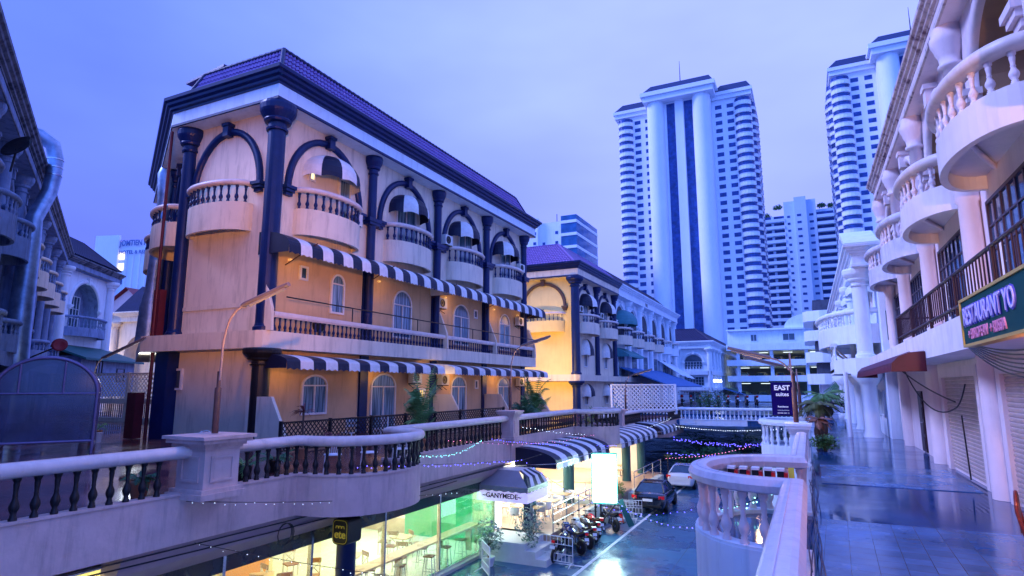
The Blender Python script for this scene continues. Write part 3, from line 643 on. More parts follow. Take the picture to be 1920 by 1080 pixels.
for k in range(7): p=MB(); p.tube(sag((2.35,11.3+.1*k,2.86),(2.3+.03*k,7.0,2.75-.03*k),.12+.04*k),.012,5); p.build('cable',black,cab)
for a,b_,s in (((2.5,22.5,2.9),(3.02,17.3,1.9),.1),((2.6,21.9,2.88),(3.05,17.5,1.75),.55),((3.05,17.5,1.75),(3.1,16.5,2.3),.1),((3.1,17.2,1.6),(3.1,17.0,.2),0)): p=MB(); p.tube(sag(a,b_,s),.018,5); p.build('cable',black,cab)
# ================================================================ ground, decks
def wet(name,base,mort,tile=None,rough=.12,wetr=(.05,.45),nscale=.5,bump=.25,tint=None,rot=0):
    m=bpy.data.materials.new(name); m.use_nodes=True; t=m.node_tree; b=t.nodes['Principled BSDF']; g=t.nodes.new('ShaderNodeNewGeometry'); P=g.outputs['Position']
    n=t.nodes.new('ShaderNodeTexNoise'); n.inputs['Scale'].default_value=nscale; n.inputs['Detail'].default_value=6; n.inputs['Roughness'].default_value=.55; t.links.new(P,n.inputs[0])
    r=t.nodes.new('ShaderNodeMapRange'); r.inputs[1].default_value=.34; r.inputs[2].default_value=.68; r.inputs[3].default_value=wetr[0]; r.inputs[4].default_value=wetr[1]; t.links.new(n.outputs[0],r.inputs[0]); t.links.new(r.outputs[0],b.inputs['Roughness'])
    n2=t.nodes.new('ShaderNodeTexNoise'); n2.inputs['Scale'].default_value=3; n2.inputs['Detail'].default_value=8; t.links.new(P,n2.inputs[0])
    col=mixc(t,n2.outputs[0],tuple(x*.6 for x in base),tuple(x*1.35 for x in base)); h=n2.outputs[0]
    if tile:
        mp=t.nodes.new('ShaderNodeMapping'); mp.inputs[2].default_value=(0,0,math.radians(rot)); t.links.new(P,mp.inputs[0])
        k=t.nodes.new('ShaderNodeTexBrick'); k.offset=0; k.inputs['Scale'].default_value=1; k.inputs['Brick Width'].default_value=tile; k.inputs['Row Height'].default_value=tile; k.inputs['Mortar Size'].default_value=mort or .012; k.inputs['Mortar Smooth'].default_value=.2; t.links.new(mp.outputs[0],k.inputs[0])
        k.inputs['Color1'].default_value=(.8,.8,.8,1); k.inputs['Color2'].default_value=(1.1,1.1,1.1,1); k.inputs['Mortar'].default_value=(.2,.2,.2,1)
        col=mixc(t,1.0,col,k.outputs[0],'MULTIPLY')
        fac=mth('MULTIPLY',k.outputs['Fac'],-.6,t); h=mth('ADD',mth('MULTIPLY',n2.outputs[0],.15,t),fac,t)
    rd=t.nodes.new('ShaderNodeMapRange'); rd.inputs[1].default_value=.36; rd.inputs[2].default_value=.68; rd.inputs[3].default_value=.55; rd.inputs[4].default_value=1.0; t.links.new(n.outputs[0],rd.inputs[0])
    sc=t.nodes.new('ShaderNodeVectorMath'); sc.operation='SCALE'; t.links.new(col,sc.inputs[0]); t.links.new(rd.outputs[0],sc.inputs[3]); t.links.new(sc.outputs[0],b.inputs['Base Color'])
    bp=t.nodes.new('ShaderNodeBump'); bp.inputs['Strength'].default_value=bump; bp.inputs['Distance'].default_value=.01
    n4=t.nodes.new('ShaderNodeTexNoise'); n4.inputs['Scale'].default_value=1.6; n4.inputs['Detail'].default_value=2; t.links.new(P,n4.inputs[0])
    t.links.new(mth('ADD',h,mth('MULTIPLY',n4.outputs[0],1.2,t),t),bp.inputs['Height']); t.links.new(bp.outputs[0],b.inputs['Normal'])
    b.inputs['Specular IOR Level'].default_value=.42; MT[name]=m; return m
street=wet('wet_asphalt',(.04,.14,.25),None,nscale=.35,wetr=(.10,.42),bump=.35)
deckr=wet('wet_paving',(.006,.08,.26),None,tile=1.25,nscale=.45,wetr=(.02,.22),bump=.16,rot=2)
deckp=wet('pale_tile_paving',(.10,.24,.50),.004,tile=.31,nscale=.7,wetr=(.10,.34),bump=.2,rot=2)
deckl=wet('red_tile_deck',(.22,.07,.06),None,tile=.45,nscale=.5,wetr=(.04,.25),bump=.3)
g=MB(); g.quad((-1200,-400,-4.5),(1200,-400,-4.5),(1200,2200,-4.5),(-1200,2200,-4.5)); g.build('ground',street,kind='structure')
BUL1=ell(0,1.95,2.0,20); 
def bulge(c,hw,p,x,side,n=20): # points going along +Y bulging by side*p
    return [(x+side*p*math.sin(PI*i/n)**.8,c-hw*math.cos(PI*i/n)) for i in range(n+1)]
b1=bulge(13.95,1.95,1.95,-11.95,1); b2=bulge(34.4,1.9,1.95,-11.95,1)
LP=[(-11.95,-8)]+b1+b2+[(-11.95,37)]
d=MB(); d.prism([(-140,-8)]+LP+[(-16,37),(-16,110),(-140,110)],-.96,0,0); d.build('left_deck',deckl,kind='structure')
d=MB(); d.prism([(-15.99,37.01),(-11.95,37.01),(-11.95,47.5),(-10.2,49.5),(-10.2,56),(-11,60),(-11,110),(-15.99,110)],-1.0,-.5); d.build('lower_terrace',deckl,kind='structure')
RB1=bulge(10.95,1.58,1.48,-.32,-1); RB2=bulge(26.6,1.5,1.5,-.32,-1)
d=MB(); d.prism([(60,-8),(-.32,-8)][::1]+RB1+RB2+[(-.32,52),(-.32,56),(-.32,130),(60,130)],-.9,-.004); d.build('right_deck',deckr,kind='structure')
for i,(y0,y1,x0,x1) in enumerate(((-6,12.1,-.02,3.4),(16.5,20.4,.12,3.2))):
    d=MB(); k=12; d.box(x0,x1,y0,y1,-.003,.012); d.build('paving',deckp,kind='structure')

# side walls of the decks down to the street
w=MB(); w.sweep(RB1[::-1][::-1],[(0,0)],0) if False else None
rw=empty('retaining_wall',(-.32,20,-4.5),'tall white retaining wall with round bastions carrying the right hand walkway','retaining wall')
w=MB(); path=[(-.32,-8)]+RB1+RB2+[(-.32,130)]; path=path[::-1]  # going -Y, right-hand side is -X
w.sweep(path,[(-.0,-4.49),(.06,-4.49),(.06,.02),(-.0,.02)]); w.build('wall',white,rw)
# white line and joints on the street
wp=mat('worn_line_paint',(.70,.72,.72),.4,var=.25,scale=6)
l=MB(); l.box(-8.2,-8.06,18,58,-4.5,-4.494)
for y in (23.0,31.9,41,49.5): l.box(-10,-8.2,y,y+.12,-4.5,-4.494)
l.build('road_marking',wp,kind='structure')
jm=mat('dark_joint',(.02,.025,.03),.3,var=0)
l=MB(); 
for a,b_ in (((-9.9,24.6),(-.4,22.8)),((-9.9,31.2),(-.4,30.2)),((-5.0,14),(-5.4,70)),((-9.9,40),(-.4,39.4))):
    v=Vector(b_)-Vector(a); n=Vector((-v.y,v.x)).normalized()*.015; l.add([(a[0]+n.x,a[1]+n.y,-4.497),(a[0]-n.x,a[1]-n.y,-4.497),(b_[0]-n.x,b_[1]-n.y,-4.497),(b_[0]+n.x,b_[1]+n.y,-4.497)],[(0,1,2,3)])
l.build('road_joint',jm,kind='structure')
# ================================================================ balustrades
RAIL=[(.02,.75),(.09,.78),(.13,.86),(.11,.95),(.04,1.0),(-.10,1.0),(-.18,.95),(-.2,.86),(-.16,.78),(-.09,.75)]
RAIL2=[(.02,.78),(.10,.81),(.125,.90),(.08,.985),(.03,1.0),(-.11,1.0),(-.16,.985),(-.205,.90),(-.18,.81),(-.1,.78)]
def balustrade(label,path,zb,mf,mb,mr,fas=-.96,step=.32,ped=(),h0=0,gap=(),group=None,fth=.02,kerb=None,sgn=1):
    r=empty('balustrade',(*path[len(path)//2],zb),label,'balustrade',group)
    k=MB(); k.sweep(path,[(fth,zb+fas),(fth,zb),(fth+.03,zb+.01),(fth+.03,zb+.06),(-.22,zb+.06),(-.22,zb-.02),(-.03,zb-.02),(-.03,zb+fas)]); k.build('parapet_base',kerb or kerbm,r)
    q=MB(); q.sweep(path,[(o,zb+zz) for o,zz in (RAIL if mr is railm else RAIL2)],smooth=(mr is railm)); q.sweep(path,[(.0,zb+.999),(.0,zb+1.012),(-.012,zb+1.012),(-.012,zb+.999)]) ; q.build('handrail',mr,r)
    for p in resample(mitre_path(path,-.05),step):
        if any((p.y-y)**2+(p.x-x)**2<w*w for x,y,w in ped): continue
        balu(r,r,(p.x,p.y,zb+.05),.72,mb,.082)
    for x,y,w in ped: pedestal(r,x,y,w,zb,mf)
    return r
def pedestal(r,x,y,w,zb,m,top=1.22,bot=-.05):
    b=MB(Matrix.Translation((x,y,zb))); s=w*.5
    for a,z0,z1 in ((s*1.32,bot-.02,bot+.10),(s*1.2,bot+.10,bot+.18),(s,bot+.18,top-.28),(s*1.1,top-.28,top-.22),(s*1.22,top-.22,top-.15),(s*1.42,top-.15,top-.07),(s*1.55,top-.07,top)): b.box(-a,a,-a,a,z0,z1)
    for q in ((s,0),(0,-s),(0,s),(-s,0)):
        for dz,(w_,h_) in ((.0,(.62,.62)),):
            a=s*.66; z0=bot+.32; z1=top-.42; t=.028
            for lo,hi,zz0,zz1 in ((-a,a,z0,z0+.05),(-a,a,z1-.05,z1),(-a,-a+.05,z0+.05,z1-.05),(a-.05,a,z0+.05,z1-.05)):
                if q[0]: x0,x1=sorted((q[0],q[0]+math.copysign(t,q[0]))); b.box(x0,x1,lo,hi,zz0,zz1)
                else: y0,y1=sorted((q[1],q[1]+math.copysign(t,q[1]))); b.box(lo,hi,y0,y1,zz0,zz1)
    b.build('pedestal',m,r)
balustrade('long cream balustrade with dark balusters and a bowed bay, nearest on the left deck',[(-11.95,-8),(-11.95,5)]+b1+[(-11.95,20),(-11.95,24.4)],0,kerbm,black,railm,step=.31,ped=((-11.85,9.3,.86),(-11.9,24.3,.6)))
balustrade('second cream balustrade with dark balusters, from the middle pedestal round the far bay',[(-11.95,24.45)]+b2+[(-11.95,36.9)],0,kerbm,black,railm,step=.31)
balustrade('lower cream balustrade with dark balusters beyond the far bay, above the last striped awning',[(-11.95,37.05),(-11.95,47.5),(-10.2,49.5),(-10.2,55.5)],-.5,kerbm,black,railm,step=.31,ped=((-11.9,41.3,.62),),fas=-1.2)
rb=[(-.32,-8),(-.32,9.2)]+RB1+[(-.32,12.7),(-.32,19.0)]
balustrade('pale lilac balustrade with round bay beside the right walkway, close to the viewer',[(q[0],q[1]) for q in rb][::-1],0,white,pinkw,mat('pale_rail_paint',(.70,.66,.72),.42,var=.08,scale=3,bump=.15,bscale=15,stain=.3),fas=-.0,step=.30,ped=((-.36,19.45,.46),),kerb=white)
rb=[(-.32,19.9)]+RB2+[(-.32,52)]
balustrade('white balustrade with rounded bay beyond the lamp pedestal of the right walkway',rb[::-1],0,white,white,white,fas=-.0,step=.30,kerb=white)
balustrade('white balustrade of the bridge crossing the street between the two decks',[(-.3,53),(-3,52.9),(-6,52.6),(-9.9,52.3)][::1][::-1],-.45,white,white,white,step=.32,fas=-.45,kerb=white)
d=MB(); d.prism([(-10.2,52.35),(-.32,53.0),(-.32,60),(-10.2,60)],-.9,-.46); d.build('bridge_deck',deckr,kind='structure')
# ================================================================ lamps
def lamp(label,x,y,zb,dx,head=1.35,hgt=2.6,tilt=.33,energy=0,col=(1,.55,.2)):
    r=empty('street_lamp',(x,y,zb),label,'street lamp','thin curved lamps on the balustrade pedestals')
    b=MB(); b.lathe([(.07,zb),(.07,zb+.98),(.042,zb+1.0),(.042,zb+1.35)],(x,y,0),n=12); b.build('post',brown,r)
    s=1 if dx>0 else -1
    p=MB(); pts=[(x+s*.03,y,zb+1.15),(x+s*.05,y,zb+2.0),(x+s*.10,y,zb+hgt*.85),(x+s*.2,y,zb+hgt*.96),(x+s*.36,y,zb+hgt*1.03),(x+s*.6,y,zb+hgt*1.08)]; p.tube(pts,.026,8); p.build('arm',mat('lamp_arm_paint',(.35,.24,.22),.4,var=.1),r)
    a=Vector(pts[-1]); e=a+Vector((s*head,0,head*.28)); h=MB(); h.tube([a-Vector((s*.05,0,.0)),a+Vector((s*.05,0,.02)),e],[.035,.06,.05],10); h.build('lamp_head',mat('lamp_head_paint',(.20,.16,.16),.4,var=.1),r)
    u=MB(); q=Vector((0,0,-.055)); u.tube([a+Vector((s*.2,0,.04))+q,e+q-Vector((s*.1,0,.03))],.035,8)
    u.build('tube',mat('grey_tube',(.3,.27,.26),.4,var=0),r)
    if energy:
        l=bpy.data.lights.new('lamp_fill_light','POINT'); l.energy=energy; l.color=col; l.shadow_soft_size=.12; o=bpy.data.objects.new('lamp_fill_light',l); COL.objects.link(o); o.parent=r; o.location=(a+e)*.5+Vector((0,0,-1.1))-Vector((x,y,zb))  # fill light added below the head; the lamp tube stays unlit
    return r
lamp('nearest lamp post, on the wide left pedestal in front of the cream corner building',-11.85,9.4,1.24,1,energy=60)
lamp('lamp post on the second, narrower left pedestal beside the potted palms',-11.9,24.3,1.24,1,energy=60)
lamp('lamp post in front of the white lattice screen',-11.6,42,.7,1,hgt=2.2,energy=40)
lamp('lamp post on the right walkway pedestal beside the purple banner',-.4,19.45,1.24,-1,hgt=1.72,head=1.15,energy=70,col=(1,.56,.24))
lamp('lamp post just behind the photographer on the right walkway balustrade',-.36,-2.2,1.0,1,hgt=2.4,energy=18,col=(1,.5,.22))
lamp('pale thin lamp post behind the purple hotel banner',-.4,29.0,1.0,-1,hgt=2.0,head=1.6)
fx=empty('flood_light',(2.6,-3.5,4.6),'sodium flood light on the right building just behind the photographer','flood light')
b=MB(); b.tube([(3.6,-3.5,4.4),(2.7,-3.5,4.6)],.04); b.build('arm',black,fx); b=MB(); b.bbox((2.55,-3.4,4.65),(.45,.25,.3),rz=.8); b.build('lamp_housing',black,fx)
l=bpy.data.lights.new('flood','SPOT'); l.energy=23000; l.color=(1,.38,.07); l.spot_size=math.radians(27); l.spot_blend=.8; l.shadow_soft_size=.18; o=bpy.data.objects.new('flood',l); COL.objects.link(o); o.parent=fx
p0=Vector((2.35,-3.25,4.65)); o.location=p0-Vector((2.6,-3.5,4.6)); o.rotation_euler=(Vector((-22.5,19,8.4))-p0).to_track_quat('-Z','Y').to_euler()
l=bpy.data.lights.new('flood_side_fill','SPOT'); l.energy=5500; l.color=(1,.50,.26); l.spot_size=math.radians(44); l.spot_blend=.9; l.shadow_soft_size=.15; o=bpy.data.objects.new('flood_side_fill',l); COL.objects.link(o); o.parent=fx  # warm spot added to brighten the right facade, without its own housing
ul=empty('wall_lamp',(3.2,7.6,2.75),'added warm fill lamp under the slab of the right building, just beyond the frame','wall lamp')  # unseen lamp added to warm the lower wall and columns
b=MB(); b.lathe([(.0,2.6),(.1,2.64),(.12,2.76),(.06,2.88)],(3.0,7.6,0),n=12); b.build('globe',mat('fill_globe',(1,.7,.4),.5,var=0,emit=2,ec=(1,.5,.2)),ul); b=MB(); b.box(2.95,3.5,7.57,7.63,2.82,2.87); b.build('bracket',black,ul)
l3=bpy.data.lights.new('wall_fill_light','POINT'); l3.energy=190; l3.color=(1,.42,.18); l3.shadow_soft_size=.12; o3=bpy.data.objects.new('wall_fill_light',l3); COL.objects.link(o3); o3.parent=ul; o3.location=Vector((2.6,7.8,2.45))-Vector((3.2,7.6,2.75))
p1=Vector((1.6,-3.2,4.6)); o.location=p1-Vector((2.6,-3.5,4.6)); o.rotation_euler=(Vector((4.2,15,6.0))-p1).to_track_quat('-Z','Y').to_euler()
# ================================================================ shop below the left deck
shop=empty('cafe',(-12.5,14,-4.5),'glass fronted cafe glowing yellow and green beneath the left deck','cafe')
cwl=mat('cafe_cream_wall',(.74,.68,.38),.7,var=.05); tfl=mat('cafe_floor',(.55,.55,.45),.25,var=.12,scale=3)
b=MB(); b.box(-20.2,-20,2,24,-4.4,-1.2); b.build('wall',cwl,shop)
b=MB(); b.box(-20,-12.62,1.8,2,-4.4,-1.2); b.box(-20,-17.2,16.2,16.35,-4.4,-1.2); b.box(-16.2,-16.05,2,5.0,-4.4,-1.2); b.build('wall',cwl,shop)
b=MB(); b.box(-20,-17.2,16.05,16.19,-4.4,-1.2); b.build('orange_panel',mat('orange_panel',(.75,.28,.03),.5,var=.05),shop)
b=MB(); b.box(-20,-12.3,2,24,-4.5,-4.38); b.build('floor',tfl,shop)
b=MB(); b.box(-20,-12.62,2,24,-1.25,-1.2); b.build('ceiling',white,shop)
clad=mat('lilac_cladding',(.42,.32,.34),.6,var=.08)
b=MB(); b.ext([(-11.98,-.97),(-12.15,-1.35),(-12.45,-1.62),(-12.62,-1.62),(-12.62,-.97)],7.7,24,'y')
for zz,x in ((-1.1,-12.03),(-1.25,-12.1)): b.box(x-.02,x+.012,7.7,24,zz,zz+.012)
b.build('fascia_board',clad,shop)
fg=mat('cafe_glass',(.85,.95,.9),.02,var=0,trans=1,alpha=.22)
b=MB(); b.box(-12.52,-12.50,2.2,19.6,-4.3,-1.62); b.build('shopfront_glass',fg,shop)
b=MB(); b.box(-12.52,-12.50,19.66,23.9,-4.3,-1.62); b.box(-17,-12.5,23.88,23.9,-4.3,-1.3); b.build('shopfront_glass',mat('green_glass',(.1,.8,.5),.03,var=0,trans=1,alpha=.42),shop,label='green tinted corner glass of the shopfront')
b=MB(); b.box(-12.49,-12.47,7.8,23.9,-1.98,-1.63); b.build('tinted_band',mat('tinted_film',(.03,.05,.06),.12,var=.4,alpha=.9),shop)
b=MB()
for y in (2.2,5.6,7.75,10.4,13.2,16.4,19.62,23.9): b.box(-12.56,-12.44,y-.04,y+.04,-4.38,-1.62)
b.box(-12.55,-12.45,2.2,23.9,-4.42,-4.3); b.build('mullion',steel,shop)
b=MB(); b.box(-17.1,-13.6,23.95,24.05,-4.38,-1.2); b.build('partition',mat('green_panel',(.04,.45,.25),.4,var=.1),shop)
for n_,y,l in (('column',14.05,None),):
    b=MB(); b.lathe([(.27,-4.5),(.27,-.97)],(-12.0,y,0),n=20); b.build('column',navy,shop)
bt=empty('bar_counter',(-13.0,18.3,-4.4),'long wooden bar counter running along the cafe glass','counter')
b=MB(); b.box(-13.25,-12.72,14.9,23.2,-3.42,-3.36); b.build('counter_top',lwood,bt)
b=MB(); 
for y in (15.4,18,20.6,22.8): b.box(-13.2,-12.95,y-.05,y+.05,-4.38,-3.42)
b.build('counter_leg',wood,bt)
def area(name,loc,sx,sy,e,col,rot=(0,0,0),parent=None):
    l=bpy.data.lights.new(name,'AREA'); l.shape='RECTANGLE'; l.size=sx; l.size_y=sy; l.energy=e; l.color=col; o=bpy.data.objects.new(name,l); COL.objects.link(o); o.rotation_euler=rot; o.location=loc
    if parent is not None: o.parent=parent; o.location=Vector(loc)-wloc(parent)
    return o
lit=mat('ceiling_light_panel',(1,1,.85),.5,var=0,emit=9,ec=(1,.95,.62)); litw=mat('white_light_panel',(1,1,1),.5,var=0,emit=9,ec=(.85,1,.95))
for y,mm in ((6,lit),(9.5,lit),(13,lit),(16.5,lit),(19.5,litw),(22,litw)):
    b=MB(); b.box(-18.3,-17.5,y-.9,y+.9,-1.29,-1.255); b.box(-15.3,-14.5,y-.9,y+.9,-1.29,-1.255); b.build('ceiling_light',mm,shop)
area('cafe_light',(-15.5,9,-1.32),6,11,330,(1,.84,.27),parent=shop); area('cafe_light',(-15.5,17.3,-1.32),6,4.5,260,(1,.93,.5),parent=shop); area('cafe_light',(-15,21.8,-1.32),5,4,300,(.6,1,.85),parent=shop)
# the ete sign
es=empty('cafe_sign',(-11.6,13.8,-1.6),'black rounded cafe sign with yellow letters hanging on the navy pillar','sign')
b=MB(Matrix.Translation((-11.72,13.45,-1.64))); 
rr=[]
for cx,cz,a0 in ((.13,.18,0),(-.13,.18,90),(-.13,-.18,180),(.13,-.18,270)):
    for k in range(5): a=math.radians(a0+k*22.5); rr.append((cx+.12*math.cos(a),cz+.12*math.sin(a)))
rr=[(x*1.08,zz*1.12) for x,zz in rr]
b.ext(rr,0,.55,'y'); b.build('sign_box',black,es)
yel=mat('yellow_sign_print',(.75,.60,.06),.5,var=0,emit=.12)
ME_=Matrix.Translation((-11.72,13.44,-1.64))
text('ete',.30,ME_@Matrix.Translation((0,0,-.07))@RX(90),yel,es,bold=.004)
b=MB(ME_); 
for x in (-.10,0,.10): b.tube([(x-.045,-.005,.09),(x-.03,-.005,.15),(x+.03,-.005,.15),(x+.05,-.005,.09)],.012,6)
b.tube([(q[0]*.88,-.005,q[1]*.88) for q in rr+rr[:1]],.006,5); b.build('emblem',yel,es)
# ------------------------------------------------ furniture prototypes
def chair_x(seat,frame,back):
    r=empty('cafe_chair',(0,0,0),'','chair')
    b=MB(); b.box(-.21,.21,-.21,.21,.44,.48); b.build('seat',seat,r)
    for x,y,h in ((-.19,-.19,.44),(.19,-.19,.44),(-.19,.19,.92),(.19,.19,.92)):
        b=MB(); b.bbox((x,y,h/2),(.035,.035,h)); b.build('leg',frame,r)
    b=MB(); b.bbox((0,.19,.9),(.46,.035,.15)); b.build('top_rail',back,r)
    b=MB(); b.bbox((0,.19,.66),(.5,.022,.035),ry=.75); b.bbox((0,.19,.66),(.5,.02,.03),ry=-.75); b.build('cross_back',frame,r)
    return r
def stool_(top,leg):
    r=empty('bar_stool',(0,0,0),'','stool'); b=MB(); b.box(-.18,.18,-.16,.16,.68,.72); b.build('seat',top,r)
    for x in (-1,1):
        for y in (-1,1): b=MB(); b.tube([(x*.19,y*.17,0),(x*.13,y*.11,.68)],.018,6); b.build('leg',leg,r)
    b=MB(); 
    for y in (-1,1): b.box(-.17,.17,y*.15-.012,y*.15+.012,.2,.225)
    b.build('footrest',leg,r); return r
def table_(top,leg,w=.75,d_=.75,name='cafe_table',h=.74):
    r=empty(name,(0,0,0),'','table'); b=MB(); b.box(-w/2,w/2,-d_/2,d_/2,h-.035,h); b.build('table_top',top,r)
    b=MB(); b.lathe([(.25,0),(.25,.02),(.035,.04),(.035,h-.04)],n=12); b.build('pedestal_leg',leg,r); return r
cc=chair_x(wood,mat('white_chair_frame',(.60,.60,.50),.5,var=.05),wood); used=False
spots=[(-15.2,20.4,.3),(-14.6,21.2,2.6),(-14.4,17.6,-.4),(-15.6,18.4,2.2),(-15.2,16.2,.6),(-16.2,15.3,2.9),(-15.5,14.0,.3),(-16.6,13.2,-.3),(-14.9,12.6,2.2),(-16.9,16.9,1.2),(-13.6,12.9,.9),(-13.5,10.4,.4),(-14.6,12.2,1.5),(-15.2,9.9,.2),(-13.4,8.7,2.6),(-14.8,14.6,.9),(-16.2,18.9,.5),(-15.9,20.9,1.9),(-13.9,19.2,.2),(-13.9,11.9,2.0),(-14.6,9.0,.2),(-15.8,8.6,2.7),(-16.4,9.9,1.0),(-13.7,15.9,.7),(-15.8,10.8,2.8),(-17.3,12.1,.4),(-14.2,13.9,1.8)]
ordn=['nearest','second','third','fourth','fifth','sixth','seventh','eighth','ninth','tenth','eleventh','twelfth','thirteenth','fourteenth','fifteenth','sixteenth','seventeenth','eighteenth','nineteenth','twentieth','twenty-first','twenty-second','twenty-third','twenty-fourth','twenty-fifth','twenty-sixth','twenty-seventh','twenty-eighth','twenty-ninth','thirtieth']
def rank(sp): 
    o=sorted(range(len(sp)),key=lambda i:(sp[i][0]**2+sp[i][1]**2)); return {i:k for k,i in enumerate(o)}
rk=rank(spots)
for i,(x,y,a) in enumerate(spots): place(cc,used,(x,y,-4.38),a,f'pale cross back chair with brown top rail inside the cafe, {ordn[rk[i]]} from the viewer','cross back chairs in the cafe'); used=True
st=stool_(wood,steel); used=False
sp=[(-12.95,21.6),(-12.9,20.4),(-12.75,19.1),(-13.6,19.9),(-13.0,17.7),(-12.9,16.5),(-13.6,16.9)]; rk=rank(sp)
for i,(x,y) in enumerate(sp): place(st,used,(x+.2,y,-4.38),.1*i,f'dark topped bar stool at the cafe counter, {ordn[rk[i]]} from the viewer','bar stools at the glass'); used=True
tb_=table_(lwood,steel); used=False
sp=[(-15.0,20.9),(-15.1,17.9),(-16.0,14.8),(-16.2,12.6),(-14.9,11.8)]; rk=rank(sp)
for i,(x,y) in enumerate(sp): place(tb_,used,(x,y,-4.38),.4*i,f'small square table among the cross back chairs in the cafe, {ordn[rk[i]]} from the viewer','cafe tables indoors'); used=True
dc=empty('till_desk',(-14.0,10.2,-4.38),'white lit display counter with a till screen behind the cafe glass','counter')
b=MB(); b.box(-14.7,-13.3,9.4,11.0,-4.38,-3.45); b.build('counter_body',wood,dc); b=MB(); b.box(-14.72,-13.28,9.38,11.02,-3.449,-3.40); b.build('counter_top',plast,dc)
b=MB(); b.bbox((-13.9,9.9,-3.13),(.42,.05,.34),rz=.8,rx=-.2); b.bbox((-13.95,9.95,-3.36),(.06,.06,.08)); b.build('screen',black,dc)
# ------------------------------------------------ terrace (restaurant) 24..45
te=empty('terrace_restaurant',(-10,30,-4.5),'brightly lit open terrace restaurant under striped awnings','restaurant')
tf=mat('terrace_tiles',(.55,.36,.24),.3,var=.2,scale=2)
b=MB(); b.box(-20,-10,24.1,37,-4.5,-3.75); b.box(-20,-10.1,37,46,-4.5,-3.95); b.build('terrace_floor',tf,te)
pw=mat('pale_green_wall',(.55,.62,.55),.7,var=.1,stain=.2)
b=MB(); b.box(-10.02,-9.85,28.5,31.0,-4.5,-3.55); b.box(-11.5,-9.85,31,31.15,-4.5,-3.55); b.build('low_wall',pw,te)
b=MB(); b.box(-20.2,-20,24,46,-4.5,-1); b.box(-20,-11.5,45.9,46.1,-4.5,-1); b.build('back_wall',mat('terrace_wall',(.78,.70,.62),.7,var=.05),te)
for y in (25.5,29,33,37.5,42): b=MB(); b.box(-19.97,-19.93,y-1,y+1,-3.7,-1.5); b.build('lit_window',mat('lit_shop_window',(1,.95,.85),.5,var=.1,emit=2.6,ec=(1,.93,.78)),te)
for y in (26,31,36,41,45): b=MB(); b.lathe([(.3,-4.5),(.3,-.97)],(-11.75 if y<40 else -11.4,y,0),n=16); b.build('column',mat('dark_teal_paint',(.03,.10,.12),.35,var=.1),te)
b=MB(); b.box(-12.6,-12.45,24.1,24.6,-4.4,-.97); b.build('door_post',mat('glowing_post',(1,1,1),.5,var=0,emit=1.4,ec=(.9,.95,1)),te); b=MB(); b.box(-11.4,-11.1,24.6,24.9,-4.5,-1.2); b.build('column',navy,te)
b=MB(); b.box(-20,-12,24,46,-1.02,-.98); b.build('soffit',white,te)
for y,e,c in ((26.5,620,(1,.93,.8)),(31.5,620,(.9,1,.92)),(37,480,(1,.9,.7)),(42.5,480,(1,.88,.7))): area('terrace_light',(-15,y,-1.05),6,3.5,e,c,parent=te)
b=MB(); 
for zz in (-3.05,-3.4,-2.72): b.tube([(-10.05,24.6,zz-.0),(-10.05,30.9,zz)],.025,6); 
for y in (24.6,26.2,27.8,29.4,30.9): b.tube([(-10.05,y,-3.75),(-10.05,y,-2.72)],.03,6)
b.build('railing',steel,te)
b=MB()
for zz in (-3.3,-2.95): b.tube([(-10.1,38,zz),(-10.1,45.5,zz)],.03,6)
for y in (38,40.5,43,45.5): b.tube([(-10.1,y,-3.95),(-10.1,y,-2.95)],.03,6)
b.build('railing',steel,te)
b=MB(); b.box(-10.1,-9.7,36.2,44.5,-4.5,-3.9); b.build('planter_wall',pw,te)
b=MB(); 
for k in range(3): b.box(-12.3,-10.3-k*.45+.9,22.3-.0*k,24.4,-4.5+.25*k,-4.25+.25*k)
b.build('steps',mat('pale_stone',(.6,.6,.62),.5,var=.1),te)
TD=FR(-11.98,0,90)
def plain_awning(label,y0,y1,first=0): 
    r=empty('street_awning',TD@Vector(((y0+y1)/2,0,-.8)),label,'awning','striped awnings along the street'); el_awn(r,TD,y0,y1,-.42,-1.0,2.0,[cwh,cbl],sw=.72,val=.3,first=first,name='canvas'); 
    f=MB(TD); 
    for u in (y0,y1): f.tube([(u,0,-1.2),(u,-2.0,-1.02)],.02,6)
    f.tube([(y0,-2.0,-1.02),(y1,-2.0,-1.02)],.02,6); f.build('frame',steel,r)
plain_awning('striped street awning nearest the viewer, over the terrace beside the lightbox',24.9,32.6,1)
plain_awning('striped street awning just beyond the lightbox',35.0,44.2,0)
plain_awning('farthest striped street awning below the end of the deck',45.6,55,1)
ga=empty('entrance_awning',(-11.2,23.4,-1.6),'grey hipped entrance awning with scalloped white valance and lettering','awning')
greyc=mat('awning_grey_canvas',(.24,.24,.27),.7,var=.1)
b=MB(); X0,X1,Ya,Yb=-12.6,-10.3,22.6,24.7; zt,zf=-1.2,-1.72
b.add([(X0,Ya+.9,zt),(X1+.0-.8,Ya+.9,zt),(X1,Ya,zf),(X0,Ya,zf)],[(3,2,1,0)],0)
n=6
for i in range(n):
    y0=Ya+(Yb-Ya)*i/n; y1=Ya+(Yb-Ya)*(i+1)/n; t0=Ya+.9+(Yb-Ya-.9)*i/n; t1=Ya+.9+(Yb-Ya-.9)*(i+1)/n
    P4=[(X1-.8,t0,zt),(X1-.8,t1,zt),(X1-.25,(y1+t1)/2,zt-.2),(X1-.25,(y0+t0)/2,zt-.2)]; P5=[(X1-.25,(y0+t0)/2,zt-.2),(X1-.25,(y1+t1)/2,zt-.2),(X1,y1,zf),(X1,y0,zf)]
    b.add(P4,[(0,1,2,3)],1+i%2); b.add(P5,[(0,1,2,3)],1+i%2)
